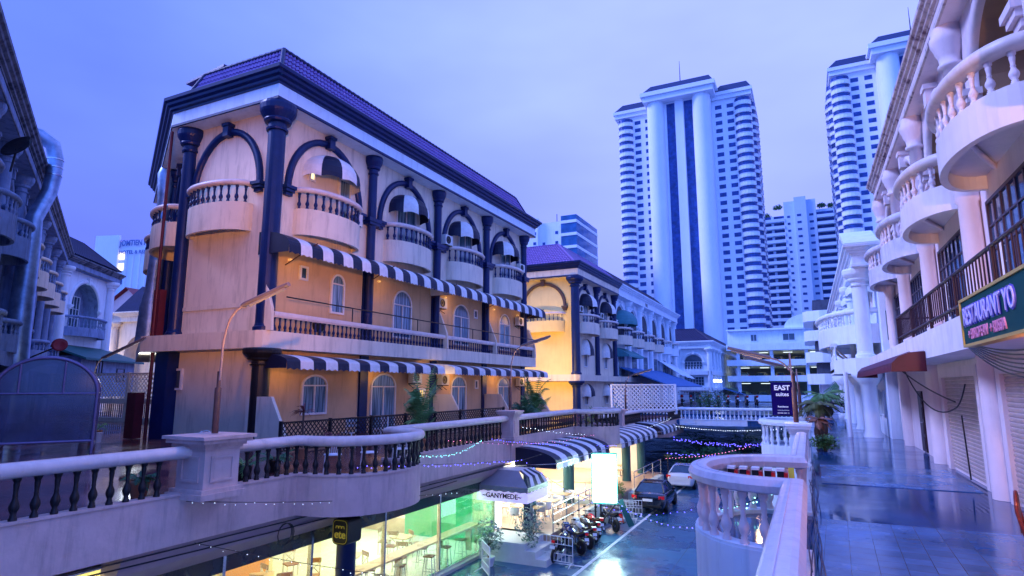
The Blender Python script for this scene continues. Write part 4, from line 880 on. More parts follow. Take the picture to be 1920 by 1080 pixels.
b.add([(X0,Ya+.9,zt),(X1-.8,Ya+.9,zt),(X1-.8,Yb,zt),(X0,Yb,zt)],[(0,1,2,3)],2)
for i in range(22):
    x0=X0+(X1-X0)*i/22; x1=X0+(X1-X0)*(i+1)/22; f=lambda x:zf-.16-.06*abs(math.sin((x-X0)*PI/.36)); b.add([(x0,Ya-.01,f(x0)),(x1,Ya-.01,f(x1)),(x1,Ya-.003,zf),(x0,Ya-.003,zf)],[(0,1,2,3)],0)
    y0=Ya+(Yb-Ya)*i/22; y1=Ya+(Yb-Ya)*(i+1)/22; f=lambda y:zf-.16-.06*abs(math.sin((y-Ya)*PI/.36)); b.add([(X1+.01,y0,f(y0)),(X1+.01,y1,f(y1)),(X1+.003,y1,zf),(X1+.003,y0,zf)],[(0,1,2,3)],1)
b.build('canvas',[greyc,cbl,cwh],ga)
b=MB(); b.box(X0,X1-.02,Ya+.01,Ya+.03,-2.32,-1.8); b.box(X1-.04,X1-.02,Ya+.031,Yb,-2.32,-1.8); b.build('valance_panel',mat('lit_valance',(.8,.72,.95),.5,var=.05,emit=.5,ec=(.72,.6,1)),ga)
text('~GANYMEDE~',.27,Matrix.Translation(((X0+X1)/2,Ya,-2.1))@RX(90),black,ga,bold=.004)
lb_=empty('light_box',(-9.0,28.5,-4.5),'tall blank white glowing light box on a green frame beside the terrace','light box')
TL=Matrix.Translation((-9.0,28.5,0))@RZ(14)
b=MB(TL); b.box(-.55,.55,-.09,.09,-3.1,-.92); b.build('glowing_panel',mat('lightbox_panel',(1,1,1),.4,var=0,emit=5.5,ec=(.82,1,.98)),lb_)
b=MB(TL)
for x0,x1,z0,z1 in ((-.61,.61,-.92,-.85),(-.61,.61,-3.17,-3.1),(-.61,-.55,-3.1,-.92),(.55,.61,-3.1,-.92)): b.box(x0,x1,-.11,.11,z0,z1)
b.build('frame',mat('dark_green_metal',(.02,.13,.12),.4),lb_)
b=MB(TL); b.tube([(-.45,.0,-4.5),(-.45,0,-3.17)],.04); b.tube([(-.2,.0,-4.5),(-.2,0,-3.17)],.04); b.tube([(.5,0,-3.17),(-.15,-.1,-3.95)],.03); b.build('post',black,lb_)
b=MB(TL); b.bbox((.95,.0,-3.55),(.28,.06,1.25),ry=-.42); b.build('stay_panel',mat('dark_green_metal2',(.02,.09,.10),.4),lb_)
l=area('lightbox_light',(-9.0+.1,28.3,-2.0),1.0,2.1,380,(.6,1,.97),(math.radians(90),0,math.radians(14)),lb_)
# ================================================================ plants
def leafy_ball(b,c,r,n,ls,rng,mi=0,squash=1.0):
    for _ in range(n):
        d=Vector((rng.gauss(0,1),rng.gauss(0,1),rng.gauss(0,1))).normalized()*(r*(rng.random()**.45)); d.z*=squash
        d*=1+.35*noise.noise(d*2.2/r+Vector(c)); p=Vector(c)+d
        a=Vector((rng.uniform(-1,1),rng.uniform(-1,1),rng.uniform(-.6,.6))).normalized(); q=a.cross(Vector((rng.uniform(-1,1),rng.uniform(-1,1),1))).normalized()
        s=ls*rng.uniform(.6,1.3); b.add([p-a*s,p+q*s*.4,p+a*s,p-q*s*.4],[(0,1,2,3)],mi)
def frond(b,base,ang,L_,rise,droop,rng,w=.06,leaf=.3,n=16,mi=0):
    pts=[]; d=Vector((math.cos(ang),math.sin(ang),0))
    for i in range(n+1): t=i/n; pts.append(Vector(base)+d*(L_*t)+Vector((0,0,rise*t-droop*t*t)))
    sd=Vector((-d.y,d.x,0))
    for i in range(1,n):
        t=i/n; l=leaf*math.sin(PI*min(1,t*1.05))**.6*rng.uniform(.8,1.1); f=(pts[i+1]-pts[i]).normalized()
        for s in (-1,1):
            e=pts[i]+(sd*s+f*.7).normalized()*l+Vector((0,0,-l*.35)); b.add([pts[i]-f*w*.5,e,pts[i]+f*w*.5],[(0,1,2)],mi)
    b.tube(pts,[.012]*(n+1),4,mi)
def potted(label,x,y,z,kind,h=1.0,leaf=leafd,pot=terr,name='potted_plant',group=None,seed=1,r=.4,pr=.2):
    rng=random.Random(seed); e=empty(name,(x,y,z),label,'plant',group)
    b=MB(); b.lathe([(pr*.7,0),(pr*.95,.28),(pr,.3),(pr,.34),(pr*.85,.34),(pr*.8,.28)],(x,y,z),n=14); b.build('pot',pot,e)
    zt=z+.3; f=MB(); t=MB()
    if kind=='palm':
        t.tube([(x,y,zt-.05),(x+.02,y,zt+h*.4)],[.05,.035],7)
        for k in range(40): frond(f,(x,y,zt+h*.5*rng.random()+h*.05),rng.uniform(0,6.28),r*rng.uniform(.8,1.3),h*rng.uniform(.4,.95),h*rng.uniform(.1,.6),rng,leaf=.17*h,w=.05)
    elif kind=='bush':
        t.tube([(x,y,zt-.05),(x,y,zt+h*.45)],[.035,.02],6)
        for k in range(7): a=rng.uniform(0,6.28); t.tube([(x,y,zt+h*.3),(x+math.cos(a)*r*.6,y+math.sin(a)*r*.6,zt+h*rng.uniform(.5,.9))],[.015,.006],5)
        leafy_ball(f,(x,y,zt+h*.62),r,520,.075,rng); leafy_ball(f,(x+.1,y-.1,zt+h*.3),r*.6,120,.07,rng)
    elif kind=='yucca':
        t.tube([(x,y,zt-.05),(x,y,zt+h*.62)],[.035,.03],7)
        for k in range(26):
            a=rng.uniform(0,6.28); el=rng.uniform(-.3,1.2); d=Vector((math.cos(a)*math.cos(el),math.sin(a)*math.cos(el),math.sin(el))); s=Vector((-d.y,d.x,0)).normalized()*.025; p=Vector((x,y,zt+h*.62)); L_=.42*rng.uniform(.7,1.1)
            f.add([p-s,p+d*L_*.6-s*.8+Vector((0,0,-.02)),p+d*L_+Vector((0,0,-.12)),p+d*L_*.6+s*.8,p+s],[(0,1,2,3,4)])
    else:
        t.tube([(x,y,zt-.05),(x,y,zt+.1)],.03,6)
        for k in range(14): frond(f,(x,y,zt),rng.uniform(0,6.28),r,h*rng.uniform(.6,1.1),h*rng.uniform(.3,1.0),rng,leaf=.13,n=8)
    t.build('stem',bark,e); f.build('foliage',leaf,e); return e
gp='potted plants standing behind the deck balustrade'
potted('leafy green potted palm on the red deck between the dark lattice and the round bay',-13.1,19.2,0,'palm',2.3,leafm,seed=3,r=.6,group=gp)
potted('second potted palm, spreading over the handrail past the middle pedestal',-12.9,29.2,0,'palm',2.3,leafm,seed=4,r=.7,group=gp)
potted('blue green fan palm crouching beside the second pedestal',-12.7,27.4,0,'palm',1.5,leafd,seed=5,r=.7,group=gp)
potted('red leaved yucca rising in front of the lattice shaded partition',-14.6,14.8,0,'yucca',1.9,leafr,seed=6,group=gp)
potted('small dark fern at the foot of the wide pedestal, left of it',-12.6,8.3,0,'fern',.5,leafd,seed=7,r=.35,group=gp)
potted('low green plant in a dark pot just right of the wide pedestal',-12.6,10.9,0,'fern',.55,leafm,seed=8,r=.45,group=gp,pot=black)
potted('low bushy plant in a black trough near the start of the round bay',-13.0,12.2,0,'fern',.5,leafd,seed=9,r=.5,group=gp,pot=black)
potted('thin brown grass plant beside the red yucca',-14.6,16.2,0,'fern',1.3,leafr,seed=10,r=.5,group=gp)
for i,(x,y,l,k) in enumerate(((-12.7,37.8,leafy,'fern'),(-12.8,39.5,leafm,'palm'),(-12.8,42.8,leafd,'palm'),(-12.6,44.4,leafy,'fern'))):
    potted(['yellow green plant just past the far bay','fresh green palm second past the far bay','dark bushy palm before the white lattice screen','yellow fern at the right foot of the white lattice screen'][i],x,y,-.5,k,1.1,l,seed=20+i,r=.6,group=gp)
wpot=mat('white_glazed_pot',(.75,.75,.78),.3,var=.05)
silver=mat('silvery_leaves',(.20,.30,.24),.5,var=.4,scale=5)
potted('round silvery bush in a tall white pot beside the motorcycles',-10.35,22.9,-4.5,'bush',1.75,silver,wpot,seed=31,r=.62,pr=.3)
potted('loose silvery bush by the entrance steps, left of the white pot',-11.5,21.6,-4.5,'bush',1.35,silver,wpot,seed=32,r=.62,pr=.26)
potted('spiky yucca by the far end of the street wall beside the white car',-9.75,46.3,-4.5,'yucca',2.2,leafy,seed=33)
potted('green shrub at the foot of the terrace column near the dark car',-10.25,35.0,-4.5,'bush',1.0,leafm,seed=34,r=.45)
def palm_tree(label,x,y,z,h,fr,L_,leaf=leafd,seed=1,n=26,th=.11,group='palms beside the right walkway'):
    rng=random.Random(seed); e=empty('palm_tree',(x,y,z),label,'palm tree',group)
    t=MB(); t.tube([(x+.05*math.sin(i),y,z+h*i/8) for i in range(9)],[th*(1.3-.5*i/8) for i in range(9)],9); t.build('trunk',bark,e)
    f=MB(); 
    for k in range(n): frond(f,(x,y,z+h),rng.uniform(0,6.28),L_*rng.uniform(.7,1.1),L_*rng.uniform(.2,.8),L_*rng.uniform(.4,1.2),rng,leaf=L_*.36,w=.05,n=22)
    f.build('crown',leaf,e); return e
palm_tree('drooping palm right behind the purple hotel banner',.25,27.5,0,1.5,12,.85,mat('leaf_palm_warm',(.10,.13,.04),.5,var=.4,scale=3),seed=41)
palm_tree('second drooping palm by the walkway, farther than the banner palm',.5,33,0,1.8,12,1.0,leafm,seed=42)
palm_tree('dark palm spreading over the parked motorcycle on the walkway',3.2,58,0,2.4,12,3.0,leafd,seed=43,n=34)
palm_tree('thin reddish palm right of the hotel banner',.2,25.9,0,1.0,10,.5,mat('leaf_rust',(.30,.14,.09),.5,var=.3,scale=4),seed=44)
def bush(label,x,y,z,r,seed,leaf=leafd,n=900,sq=.8,name='shrub',ls=.12):
    rng=random.Random(seed); e=empty(name,(x,y,z),label,'shrub'); t=MB(); 
    for k in range(6): a=rng.uniform(0,6.28); t.tube([(x,y,z),(x+math.cos(a)*r*.5,y+math.sin(a)*r*.5,z+r*.9)],[.04,.015],5)
    t.build('stem',bark,e); f=MB()
    for k in range(4): leafy_ball(f,(x+rng.uniform(-.4,.4)*r,y+rng.uniform(-.4,.4)*r,z+r*.9*sq),r*.8,n//4,ls,rng,squash=sq)
    f.build('foliage',leaf,e)
bush('clipped green bush under the palms on the right walkway',.35,24.6,0,.42,51,leafm,700,ls=.07)
bush('dark broad bush beneath the big palm near the far white building',2.6,56,0,1.5,52)
bush('dark leafy bush behind the bridge balustrade, right of the lattice screen',-8.6,62,-.5,1.8,53,n=1400)
# dark hedge and shrubs below the bridge
for i,(x,y,r) in enumerate(((-9.2,50.5,1.3),(-7.6,51.5,1.5),(-5.7,51,1.4),(-4.2,50.5,1.3),(-8.8,58,2),(-5,58,2))):
    bush(f'dark shrub below the white bridge, {ordn[i]} counted from the left and front',x,y,-4.5,r,60+i,n=1100)
# ================================================================ cars
def make_car(paint,dark,label):
    r=empty('parked_car',(0,0,0),label,'car','cars parked on the street')
    L_=4.35; W_=.86
    # stations along y (rear=-): y, half width low, z bottom, belt z, roof z, half width roof (0 = no cabin)
    st=[(-2.17,.70,.42,.86,.0),(-2.1,.78,.30,.95,.0),(-1.9,.83,.24,1.02,.0),(-1.55,.86,.22,1.03,1.06),(-.95,.87,.20,.99,1.44),(-.2,.87,.20,.96,1.47),(.45,.87,.20,.94,1.38),(1.05,.86,.20,.92,.95),(1.6,.84,.22,.84,.0),(2.0,.78,.26,.74,.0),(2.17,.66,.34,.60,.0)]
    b=MB(); rings=[]
    for y,w,zb,zt,zr in st:
        rings.append([(-w*.9,y,zb),(-w,y,zb+.18),(-w*1.01,y,(zb+zt)/2),(-w*.97,y,zt-.05),(-w*.88,y,zt),(0,y,zt+.03),(w*.88,y,zt),(w*.97,y,zt-.05),(w*1.01,y,(zb+zt)/2),(w,y,zb+.18),(w*.9,y,zb)])
    n=11; vs=[q for g in rings for q in g]
    b.add(vs,[(i*n+j,i*n+(j+1)%n,(i+1)*n+(j+1)%n,(i+1)*n+j) for i in range(len(st)-1) for j in range(n)],0,True); b.add(rings[0],[tuple(range(n))],0); b.add(rings[-1],[tuple(range(n-1,-1,-1))],0)
    b.build('body',paint,r,local=True)
    # cabin: roof + pillars as one shell, glass set between
    c=MB(); base=[(-1.62,1.04),(1.12,.93)]; rf=[(-.98,1.43),(-.3,1.47),(.42,1.41)]
    hw0,hw1=.78,.58
    vs=[]; 
    for y,zz in rf: vs+=[(-hw1,y,zz),(0,y,zz+.03),(hw1,y,zz)]
    vs2=[(q[0],q[1],q[2]-.05) for q in vs]
    c.add(vs,[(i*3+j,i*3+j+1,(i+1)*3+j+1,(i+1)*3+j) for i in range(2) for j in range(2)],0,True)
    for s in (-1,1):
        for (y0,z0),(y1,z1) in (((-1.62,1.03),(-.98,1.43)),((1.12,.93),(.42,1.41)),((-.12,.95),(-.22,1.46))): c.tube([(s*hw0,y0,z0),(s*hw1,y1,z1)],.045,6)
        c.tube([(s*hw1,y,zz) for y,zz in rf],.045,6)
    c.build('roof',paint,r,local=True)
    g=MB()
    g.add([(-.72,-1.63,1.045),(.72,-1.63,1.045),(.56,-1.0,1.42),(-.56,-1.0,1.42)],[(0,1,2,3)]); g.build('rear_window',glass,r,local=True)
    g=MB(); g.add([(-.72,1.13,.93),(.72,1.13,.93),(.56,.44,1.40),(-.56,.44,1.40)],[(3,2,1,0)]); g.build('windscreen',glass,r,local=True)
    for s in (-1,1):
        g=MB(); g.add([(s*.79,-1.45,1.02),(s*.79,.98,.95),(s*.585,.40,1.38),(s*.585,-.3,1.44),(s*.585,-.95,1.40)],[(0,1,2,3,4)]); g.build('side_window',glass,r,local=True)
        for y in (-1.32,1.33):
            w=MB(Matrix.Translation((s*.80,y,.32))@Matrix.Rotation(PI/2,4,'Y')); w.lathe([(.20,-.11),(.32,-.10),(.33,0),(.32,.10),(.20,.11)],n=20); o=w.build('tyre',black,r,local=True)
            w=MB(Matrix.Translation((s*.84,y,.32))@Matrix.Rotation(PI/2,4,'Y')); w.lathe([(.02,s*.075),(.20,s*.05),(.205,s*.02)],n=14,cap=False); w.lathe([(.06,s*.085),(.06,s*.06)],n=8); w.build('rim',steel,r,local=True)
        t=MB(); t.add([(s*.52,-2.12,.80),(s*.80,-2.02,.80),(s*.83,-1.86,.94),(s*.56,-2.09,.94)],[(0,1,2,3)] if s<0 else [(3,2,1,0)]); t.bbox((s*.70,-2.06,.86),(.30,.16,.15),rz=s*.35); t.build('tail_light',mat('tail_light_red',(.55,.01,.02),.25,var=0,emit=.25),r,local=True)
        t=MB(); t.bbox((s*.93,.55,.98),(.18,.12,.11)); t.build('mirror',paint,r,local=True)
        t=MB(); t.bbox((s*.62,2.05,.63),(.28,.14,.12),rz=-s*.4); t.build('headlight',plast,r,local=True)
    p=MB(); p.box(-.26,.26,-2.20,-2.17,.66,.79); p.build('number_plate',plast,r,local=True)
    p=MB(); p.box(-.70,.70,-2.22,-2.1,.36,.46); p.build('bumper',dark,r,local=True)
    return r
c=make_car(mat('black_car_paint',(.012,.016,.03),.12,var=0,coat=1),black,'dark blue black saloon parked with its tail towards the viewer, nearer of two'); c.location=(-8.3,35.8,-4.5); c.rotation_euler=(0,0,.03); c.scale=(1.02,1.02,1.02)
c=make_car(mat('white_car_paint',(.80,.80,.82),.15,var=0,coat=1),plast,'white saloon parked ahead of the dark one'); c.location=(-8.1,44.3,-4.5); c.rotation_euler=(0,0,-.03)
# ================================================================ motorcycles
def make_moto(paint,label,sport=True,seatm=black):
    r=empty('motorcycle',(0,0,0),label,'motorcycle','motorcycles parked by the terrace')
    R0=.30
    for y in (-.66,.66):
        w=MB(Matrix.Translation((0,y,R0))@Matrix.Rotation(PI/2,4,'Y')); w.lathe([(.22,-.05),(.28,-.055),(.30,0),(.28,.055),(.22,.05)],n=24); o=w.build('tyre',black,r,local=True)
        w=MB(Matrix.Translation((0,y,R0))@Matrix.Rotation(PI/2,4,'Y')); w.lathe([(.22,-.02),(.23,0),(.22,.02),(.20,.02),(.20,-.02)],n=24,cap=False); w.lathe([(.05,-.06),(.05,.06)],n=10)
        for k in range(5): a=k*PI*2/5; w.tube([(.04*math.cos(a),.04*math.sin(a),0),(.21*math.cos(a),.21*math.sin(a),0)],.012,5)
        w.build('rim',mat('blue_grey_rim',(.15,.2,.5),.3,metal=.5,var=.1),r,local=True)
    f=MB(); f.tube([(0,.52,.86),(0,-.1,.62),(0,-.62,.70),(0,-.85,.82)],.035,8); f.tube([(0,.48,.78),(0,.2,.32),(0,-.25,.3),(0,-.15,.62)],.03,8)
    for s in (-1,1): f.tube([(s*.07,-.2,.38),(s*.08,-.66,.30)],.022,6); f.tube([(s*.09,.66,.30),(s*.08,.47,.88)],.024,6); f.tube([(s*.08,-.66,.32),(s*.07,-.48,.66)],.018,6)
    f.build('frame',black,r,local=True)
    e=MB(); e.bbox((0,.06,.42),(.26,.36,.26)); e.bbox((0,.16,.6),(.18,.16,.16),rx=.5); e.build('engine',steel,r,local=True)
    t=MB(); A_=[(.06,.78),(.13,.84),(.15,.90),(.10,.96),(.0,.98)]
    pts=[]
    for y,s,h in ((-.12,.55,.70),(.0,.9,.76),(.2,1.1,.80),(.36,.95,.82),(.46,.4,.80)): pts.append([(s*.15*math.cos(a),y,h+s*.11*math.sin(a)) for a in [PI*2*k/10 for k in range(10)]])
    t.add([q for g_ in pts for q in g_],[(i*10+j,i*10+(j+1)%10,(i+1)*10+(j+1)%10,(i+1)*10+j) for i in range(4) for j in range(10)],0,True); t.add(pts[0],[tuple(range(10))]); t.add(pts[-1],[tuple(range(9,-1,-1))]); t.build('tank',paint,r,local=True)
    s_=MB(); s_.ext([(-.12,.72),(-.45,.72),(-.82,.86),(-.92,.94),(-.84,.95),(-.45,.80),(-.12,.80)],-.11,.11,'x'); s_.build('seat',seatm,r,local=True)
    p=MB(); p.ext([(-.45,.66),(-.98,.92),(-.93,.95),(-.80,.84),(-.3,.70)],-.09,.09,'x')
    if sport: p.ext([(.72,.92),(.60,1.06),(.40,.92),(.3,.55),(.5,.5)],-.14,.14,'x')
    p.ext([(.34,.62),(.5,.66),(.8,.62),(.92,.50),(.9,.56),(.78,.68),(.5,.72)],-.05,.05,'x'); p.build('fairing',paint,r,local=True)
    h=MB(); h.tube([(-.36,.36,1.0),(-.2,.42,1.0),(0,.46,.96),(.2,.42,1.0),(.36,.36,1.0)],.016,6); h.tube([(.22,.42,1.0),(.28,.4,1.17)],.008,4); h.tube([(-.22,.42,1.0),(-.28,.4,1.17)],.008,4); h.build('handlebar',black,r,local=True)
    for s in (-1,1): m_=MB(); m_.bbox((s*.29,.4,1.19),(.12,.03,.07)); m_.build('mirror',black,r,local=True)
    l=MB(); l.lathe([(.0,0),(.09,.0),(.085,.05),(.03,.1)],n=12); 
    l=MB(Matrix.Translation((0,.56,.88))@RX(-90)); l.lathe([(.03,-.1),(.085,-.05),(.09,0),(.0,.01)],n=12); l.build('headlight',plast,r,local=True)
    l=MB(); l.bbox((0,-.97,.86),(.12,.06,.08)); l.build('tail_light',mat('tail_light_red',(.55,.01,.02),.25),r,local=True)
    l=MB(); l.bbox((0,-.99,.66),(.2,.02,.12),rx=-.3); l.build('number_plate',plast,r,local=True)
    e=MB(); e.tube([(.12,.2,.34),(.16,-.1,.28),(.17,-.4,.34),(.18,-.85,.48)],[.025,.03,.045,.055],8); e.build('exhaust',steel,r,local=True)
    return r
mp_=lambda n,c: mat(n,c,.25,var=.1,coat=.6)
for args,loc,rz in (((mp_('moto_black',(.02,.02,.03)),'black motorcycle behind the white crowd barrier, nearest of the row',False),(-9.45,23.7,-4.5),-2.3+PI/2+PI/4),
  ((mp_('moto_dark_blue',(.02,.03,.16)),'dark blue motorcycle with white trim, second of the row',True),(-9.35,24.9,-4.5),.95),
  ((mp_('moto_silver',(.5,.5,.55)),'silver tanked sports motorcycle in the middle of the row with a blue rear wheel',True),(-9.3,25.9,-4.5),.9),
  ((mp_('moto_grey',(.12,.13,.16)),'grey motorcycle squeezed beside the silver one, fourth of the row',False),(-9.4,26.9,-4.5),.85),
  ((mp_('moto_red',(.5,.02,.03)),'red scooter pointing to the terrace, behind the other motorcycles',False),(-9.5,27.9,-4.5),.75),
  ((mp_('moto_navy',(.02,.03,.07)),'long seated black motorcycle at the far end of the row',False),(-9.1,29.3,-4.5),.8)):
    m_=make_moto(*args); m_.location=loc; m_.rotation_euler=(0,.12,rz)
def barrier(label,a,b_,h=1.0,step=.16):
    a=Vector(a); b_=Vector(b_); r=empty('crowd_barrier',(a+b_)/2,label,'barrier','white metal crowd barriers'); q=MB(); up=Vector((0,0,1)); d=(b_-a); L_=d.length; n=max(3,int(L_/step)); sd=Vector((-d.y,d.x,0)).normalized()
    q.tube([a+up*.15,a+up*h,b_+up*h,b_+up*.15,a+up*.15],.022,6); q.build('frame',plast,r); 
    k=MB(); k.tube([a+up*(h-.28),b_+up*(h-.28)],.014,5)
    for i in range(1,n): p=a+d*(i/n); k.tube([p+up*(h-.28),p+up*h],.014,5); k.tube([p+up*.15,p+up*.42],.014,5)
    k.tube([a+up*.42,b_+up*.42],.014,5)
    k.build('bars',plast,r); f=MB()
    for p in (a+d*.04,b_-d*.04): f.tube([p-sd*.28,p+up*.15,p+sd*.28],.02,5)
    f.build('feet',plast,r)
barrier('white crowd barrier in front of the nearest motorcycles',(-10.1,22.95,-4.5),(-8.5,22.75,-4.5),h=1.05)
barrier('white crowd barrier below the light box',(-9.8,31.3,-4.5),(-8.3,31.6,-4.5),.95)
barrier('white crowd barrier behind the dark car',(-9.5,32.6,-4.5),(-8.4,33.0,-4.5),.8)
barrier('white crowd barrier in front of the white car bonnet',(-9.2,47.8,-4.5),(-6.6,48.2,-4.5),1.05)
barrier('low white fence at the foot of the entrance steps by the loose bush',(-11.4,20.9,-4.5),(-10.6,20.0,-4.5),1.1,.12)
cn=empty('traffic_cone',(-8.95,31.0,-4.5),'small red cone on the wet street by the light box','traffic cone'); b=MB(); b.box(-9.13,-8.77,30.82,31.18,-4.5,-4.46); b.build('base',black,cn); b=MB(); b.lathe([(.13,-4.46),(.05,-4.1),(.02,-3.95)],(-8.95,31,0),n=14); b.build('cone',mat('cone_red',(.6,.04,.02),.4),cn)
# ================================================================ terrace tables, deck furniture
pt=table_(lwood,steel,1.3,.75,name='terrace_table'); used=False
sp=[(-11.7,25.6),(-11.6,27.4),(-11.7,29.3),(-13.6,25.8),(-13.5,27.8),(-13.7,29.9),(-13.6,33),(-11.7,33.5),(-12.2,40.5),(-12.4,43)]; rk=rank(sp)
for i,(x,y) in enumerate(sp): place(pt,used,(x,y,-3.75 if y<37 else -3.95),.0,f'wooden topped table on the restaurant terrace, {ordn[rk[i]]} from the viewer','terrace tables'); used=True
def shell_chair():
    r=empty('terrace_chair',(0,0,0),'','chair'); b=MB(); 
    b.lathe([(.04,.44),(.20,.44),(.24,.50)],n=14,a0=0,a1=2*PI,cap=False); b.lathe([(.23,.48),(.26,.62),(.27,.80),(.25,.80),(.24,.62),(.21,.48)],n=10,a0=PI*.1,a1=PI*.9,cap=False); b.build('shell',plast,r)
    for x in (-1,1):
        for y in (-1,1): b=MB(); b.tube([(x*.1,y*.1,.44),(x*.21,y*.21,0)],.014,5); b.build('leg',steel,r)
    return r
pc=shell_chair(); used=False; cs=[]
for x,y in sp[:9]: cs+=[(x-.35,y+.62,0),(x+.4,y+.6,.2),(x-.3,y-.62,PI),(x+.35,y-.6,3.3)]
cs=cs[:20]; rk=rank(cs)
for i,(x,y,a) in enumerate(cs): place(pc,used,(x,y,-3.75 if y<37 else -3.95),a,f'white shell chair on the restaurant terrace, {ordn[rk[i]]} from the viewer','white terrace chairs'); used=True
def slat_chair():
    r=empty('garden_chair',(0,0,0),'','chair'); b=MB()
    for k in range(4): b.box(-.22,.22,-.22+k*.115,-.13+k*.115,.43,.455)
    b.build('seat',plast,r)
    for x,y,h in ((-.2,-.2,.43),(.2,-.2,.43),(-.2,.22,.98),(.2,.22,.98)): b=MB(); b.bbox((x,y,h/2),(.035,.035,h)); b.build('leg',plast,r)
    b=MB(); b.box(-.22,.22,.20,.225,.82,.98); b.box(-.22,.22,.20,.225,.66,.78); b.build('backrest',plast,r); return r
gc=slat_chair(); used=False
for x,y,a,l in ((-16.6,19.3,.3,'white slatted chair against the tan wall, left of two behind the dark lattice'),(-16.6,21.3,-.1,'white slatted chair against the tan wall, right of two behind the dark lattice'),(-17.2,31.5,0,'single white slatted chair before the far glass doors of the corner building')): place(gc,used,(x,y,0),a+PI/2*0,l,'white slatted chairs'); used=True
def arm_chair():
    r=empty('bistro_chair',(0,0,0),'','chair'); b=MB(); b.lathe([(.24,.43),(.24,.46),(.0,.47)],n=16); b.build('seat',plast,r)
    for x in (-1,1):
        for y in (-1,1): b=MB(); b.tube([(x*.2,y*.2,0),(x*.17,y*.17,.44)]+([(x*.2,y*.2,.85)] if y>0 else []),.016,6); b.build('leg',plast,r)
    b=MB(); b.tube([(.25*math.cos(a),.2*math.sin(a)+.02,.68+.17*max(0,math.sin(a))) for a in [PI*k/12 for k in range(13)]],.018,6)
    for k in range(3,10): a=PI*k/12; b.tube([(.25*math.cos(a),.2*math.sin(a)+.02,.68+.17*math.sin(a)),(.2*math.cos(a),.18*math.sin(a),.46)],.009,4)
    b.build('backrest',plast,r); return r
bc=arm_chair(); used=False
for x,y,a,l in ((-11.7,13.0,.6,'white round seated chair in the bowed bay, left one'),(-11.2,13.9,2.4,'white round seated chair in the bowed bay, middle one'),(-11.0,15.1,-2.2,'white round seated chair in the bowed bay, right one'),(-17.5,13.4,.2,'white plastic chair by the end wall of the corner building, peeping over the wide pedestal')): place(bc,used,(x,y,0),a,l,'white bistro chairs'); used=True
dl=empty('lattice_fence',(-16.5,20,0),'dark diamond lattice fence on the red deck before the corner building','fence')
b=MB(); M_=Matrix.Translation((-16.4,15.6,.1))@RZ(90); lattice(b,M_,17,.9,.2,.035,.02); b.build('lattice_panel',black,dl)
b=MB(); b.box(-16.45,-16.35,15.6,32.6,.99,1.05); b.box(-16.45,-16.35,15.6,32.6,.04,.1)
for y in (15.6,18,20.4,22.8,25.2,27.6,30,32.6): b.box(-16.46,-16.34,y-.04,y+.04,0,1.08)
b.build('frame',black,dl)
# wicker chair at lower right
wk=empty('wicker_chair',(2.42,10.2,0),'dark brown wicker chair cut by the right edge of the walkway','chair')
T_=Matrix.Translation((2.50,9.85,0))@RZ(75)
b=MB(T_); b.box(-.23,.23,-.22,.2,.40,.46); b.build('seat',wood,wk)
b=MB(T_); nn=12; b.tube([(-.23,.2,.42)]+[(-.23*math.cos(PI*k/nn),.26,.72+.22*math.sin(PI*k/nn)) for k in range(nn+1)]+[(.23,.2,.42)],.022,7); 
wmesh=mat('woven_cane',(.12,.05,.03),.5,c2=(.25,.12,.06),scale=60); b.build('back_frame',mat('dark_red_wood',(.16,.03,.02),.3,var=.2),wk)
b=MB(T_); b.ext([(-.21,.48)]+[(-.21*math.cos(PI*k/nn),.72+.2*math.sin(PI*k/nn)) for k in range(nn+1)]+[(.21,.48)],.235,.25,'y'); b.build('back_panel',wmesh,wk)
for x in (-1,1):
    for y in (-1,1): b=MB(T_); b.tube([(x*.21,y*.2,0),(x*.19,y*.19,.42)],.022,7); b.build('leg',mat('dark_red_wood',(.16,.03,.02),.3),wk)
# boxes in the right bay, buckets, statue
for k in range(5):
    e=empty('storage_box',(-1.5+.22*k,12.0,0),f'black and red box with white top in the round bay, {ordn[k]} from the left','box','black and red boxes in the round bay')
    b=MB(); x=-1.4+.2*k; b.box(x,x+.11,11.6,11.8,.52,.82); b.build('body',black,e); b=MB(); b.box(x+.111,x+.17,11.6,11.8,.52,.80); b.build('side_panel',mat('box_red',(.6,.02,.02),.35,var=0),e); b=MB(); b.box(x-.01,x+.12,11.59,11.81,.821,.86); b.build('lid',plast,e)
bn_=empty('bench',(-.9,11.7,0),'low pale bench in the round bay carrying the black and red boxes','bench'); b=MB(); b.box(-1.5,-.3,11.5,11.9,.46,.515); b.build('seat',white,bn_)
for x in (-1.42,-.4): b=MB(); b.box(x,x+.07,11.55,11.85,.0,.455); b.build('leg',white,bn_)
e=empty('yellow_sign',(-.42,12.0,0),'yellow folding floor sign at the right end of the boxes','floor sign'); b=MB(); b.ext([(-.12,.52),(.12,.52),(.02,.88),(-.02,.88)],-.42,-.33,'x'); b.v=[(v[0],v[1]+11.7,v[2]) for v in b.v]; b.build('panel',mat('sign_yellow',(.7,.6,.05),.4,var=0),e)
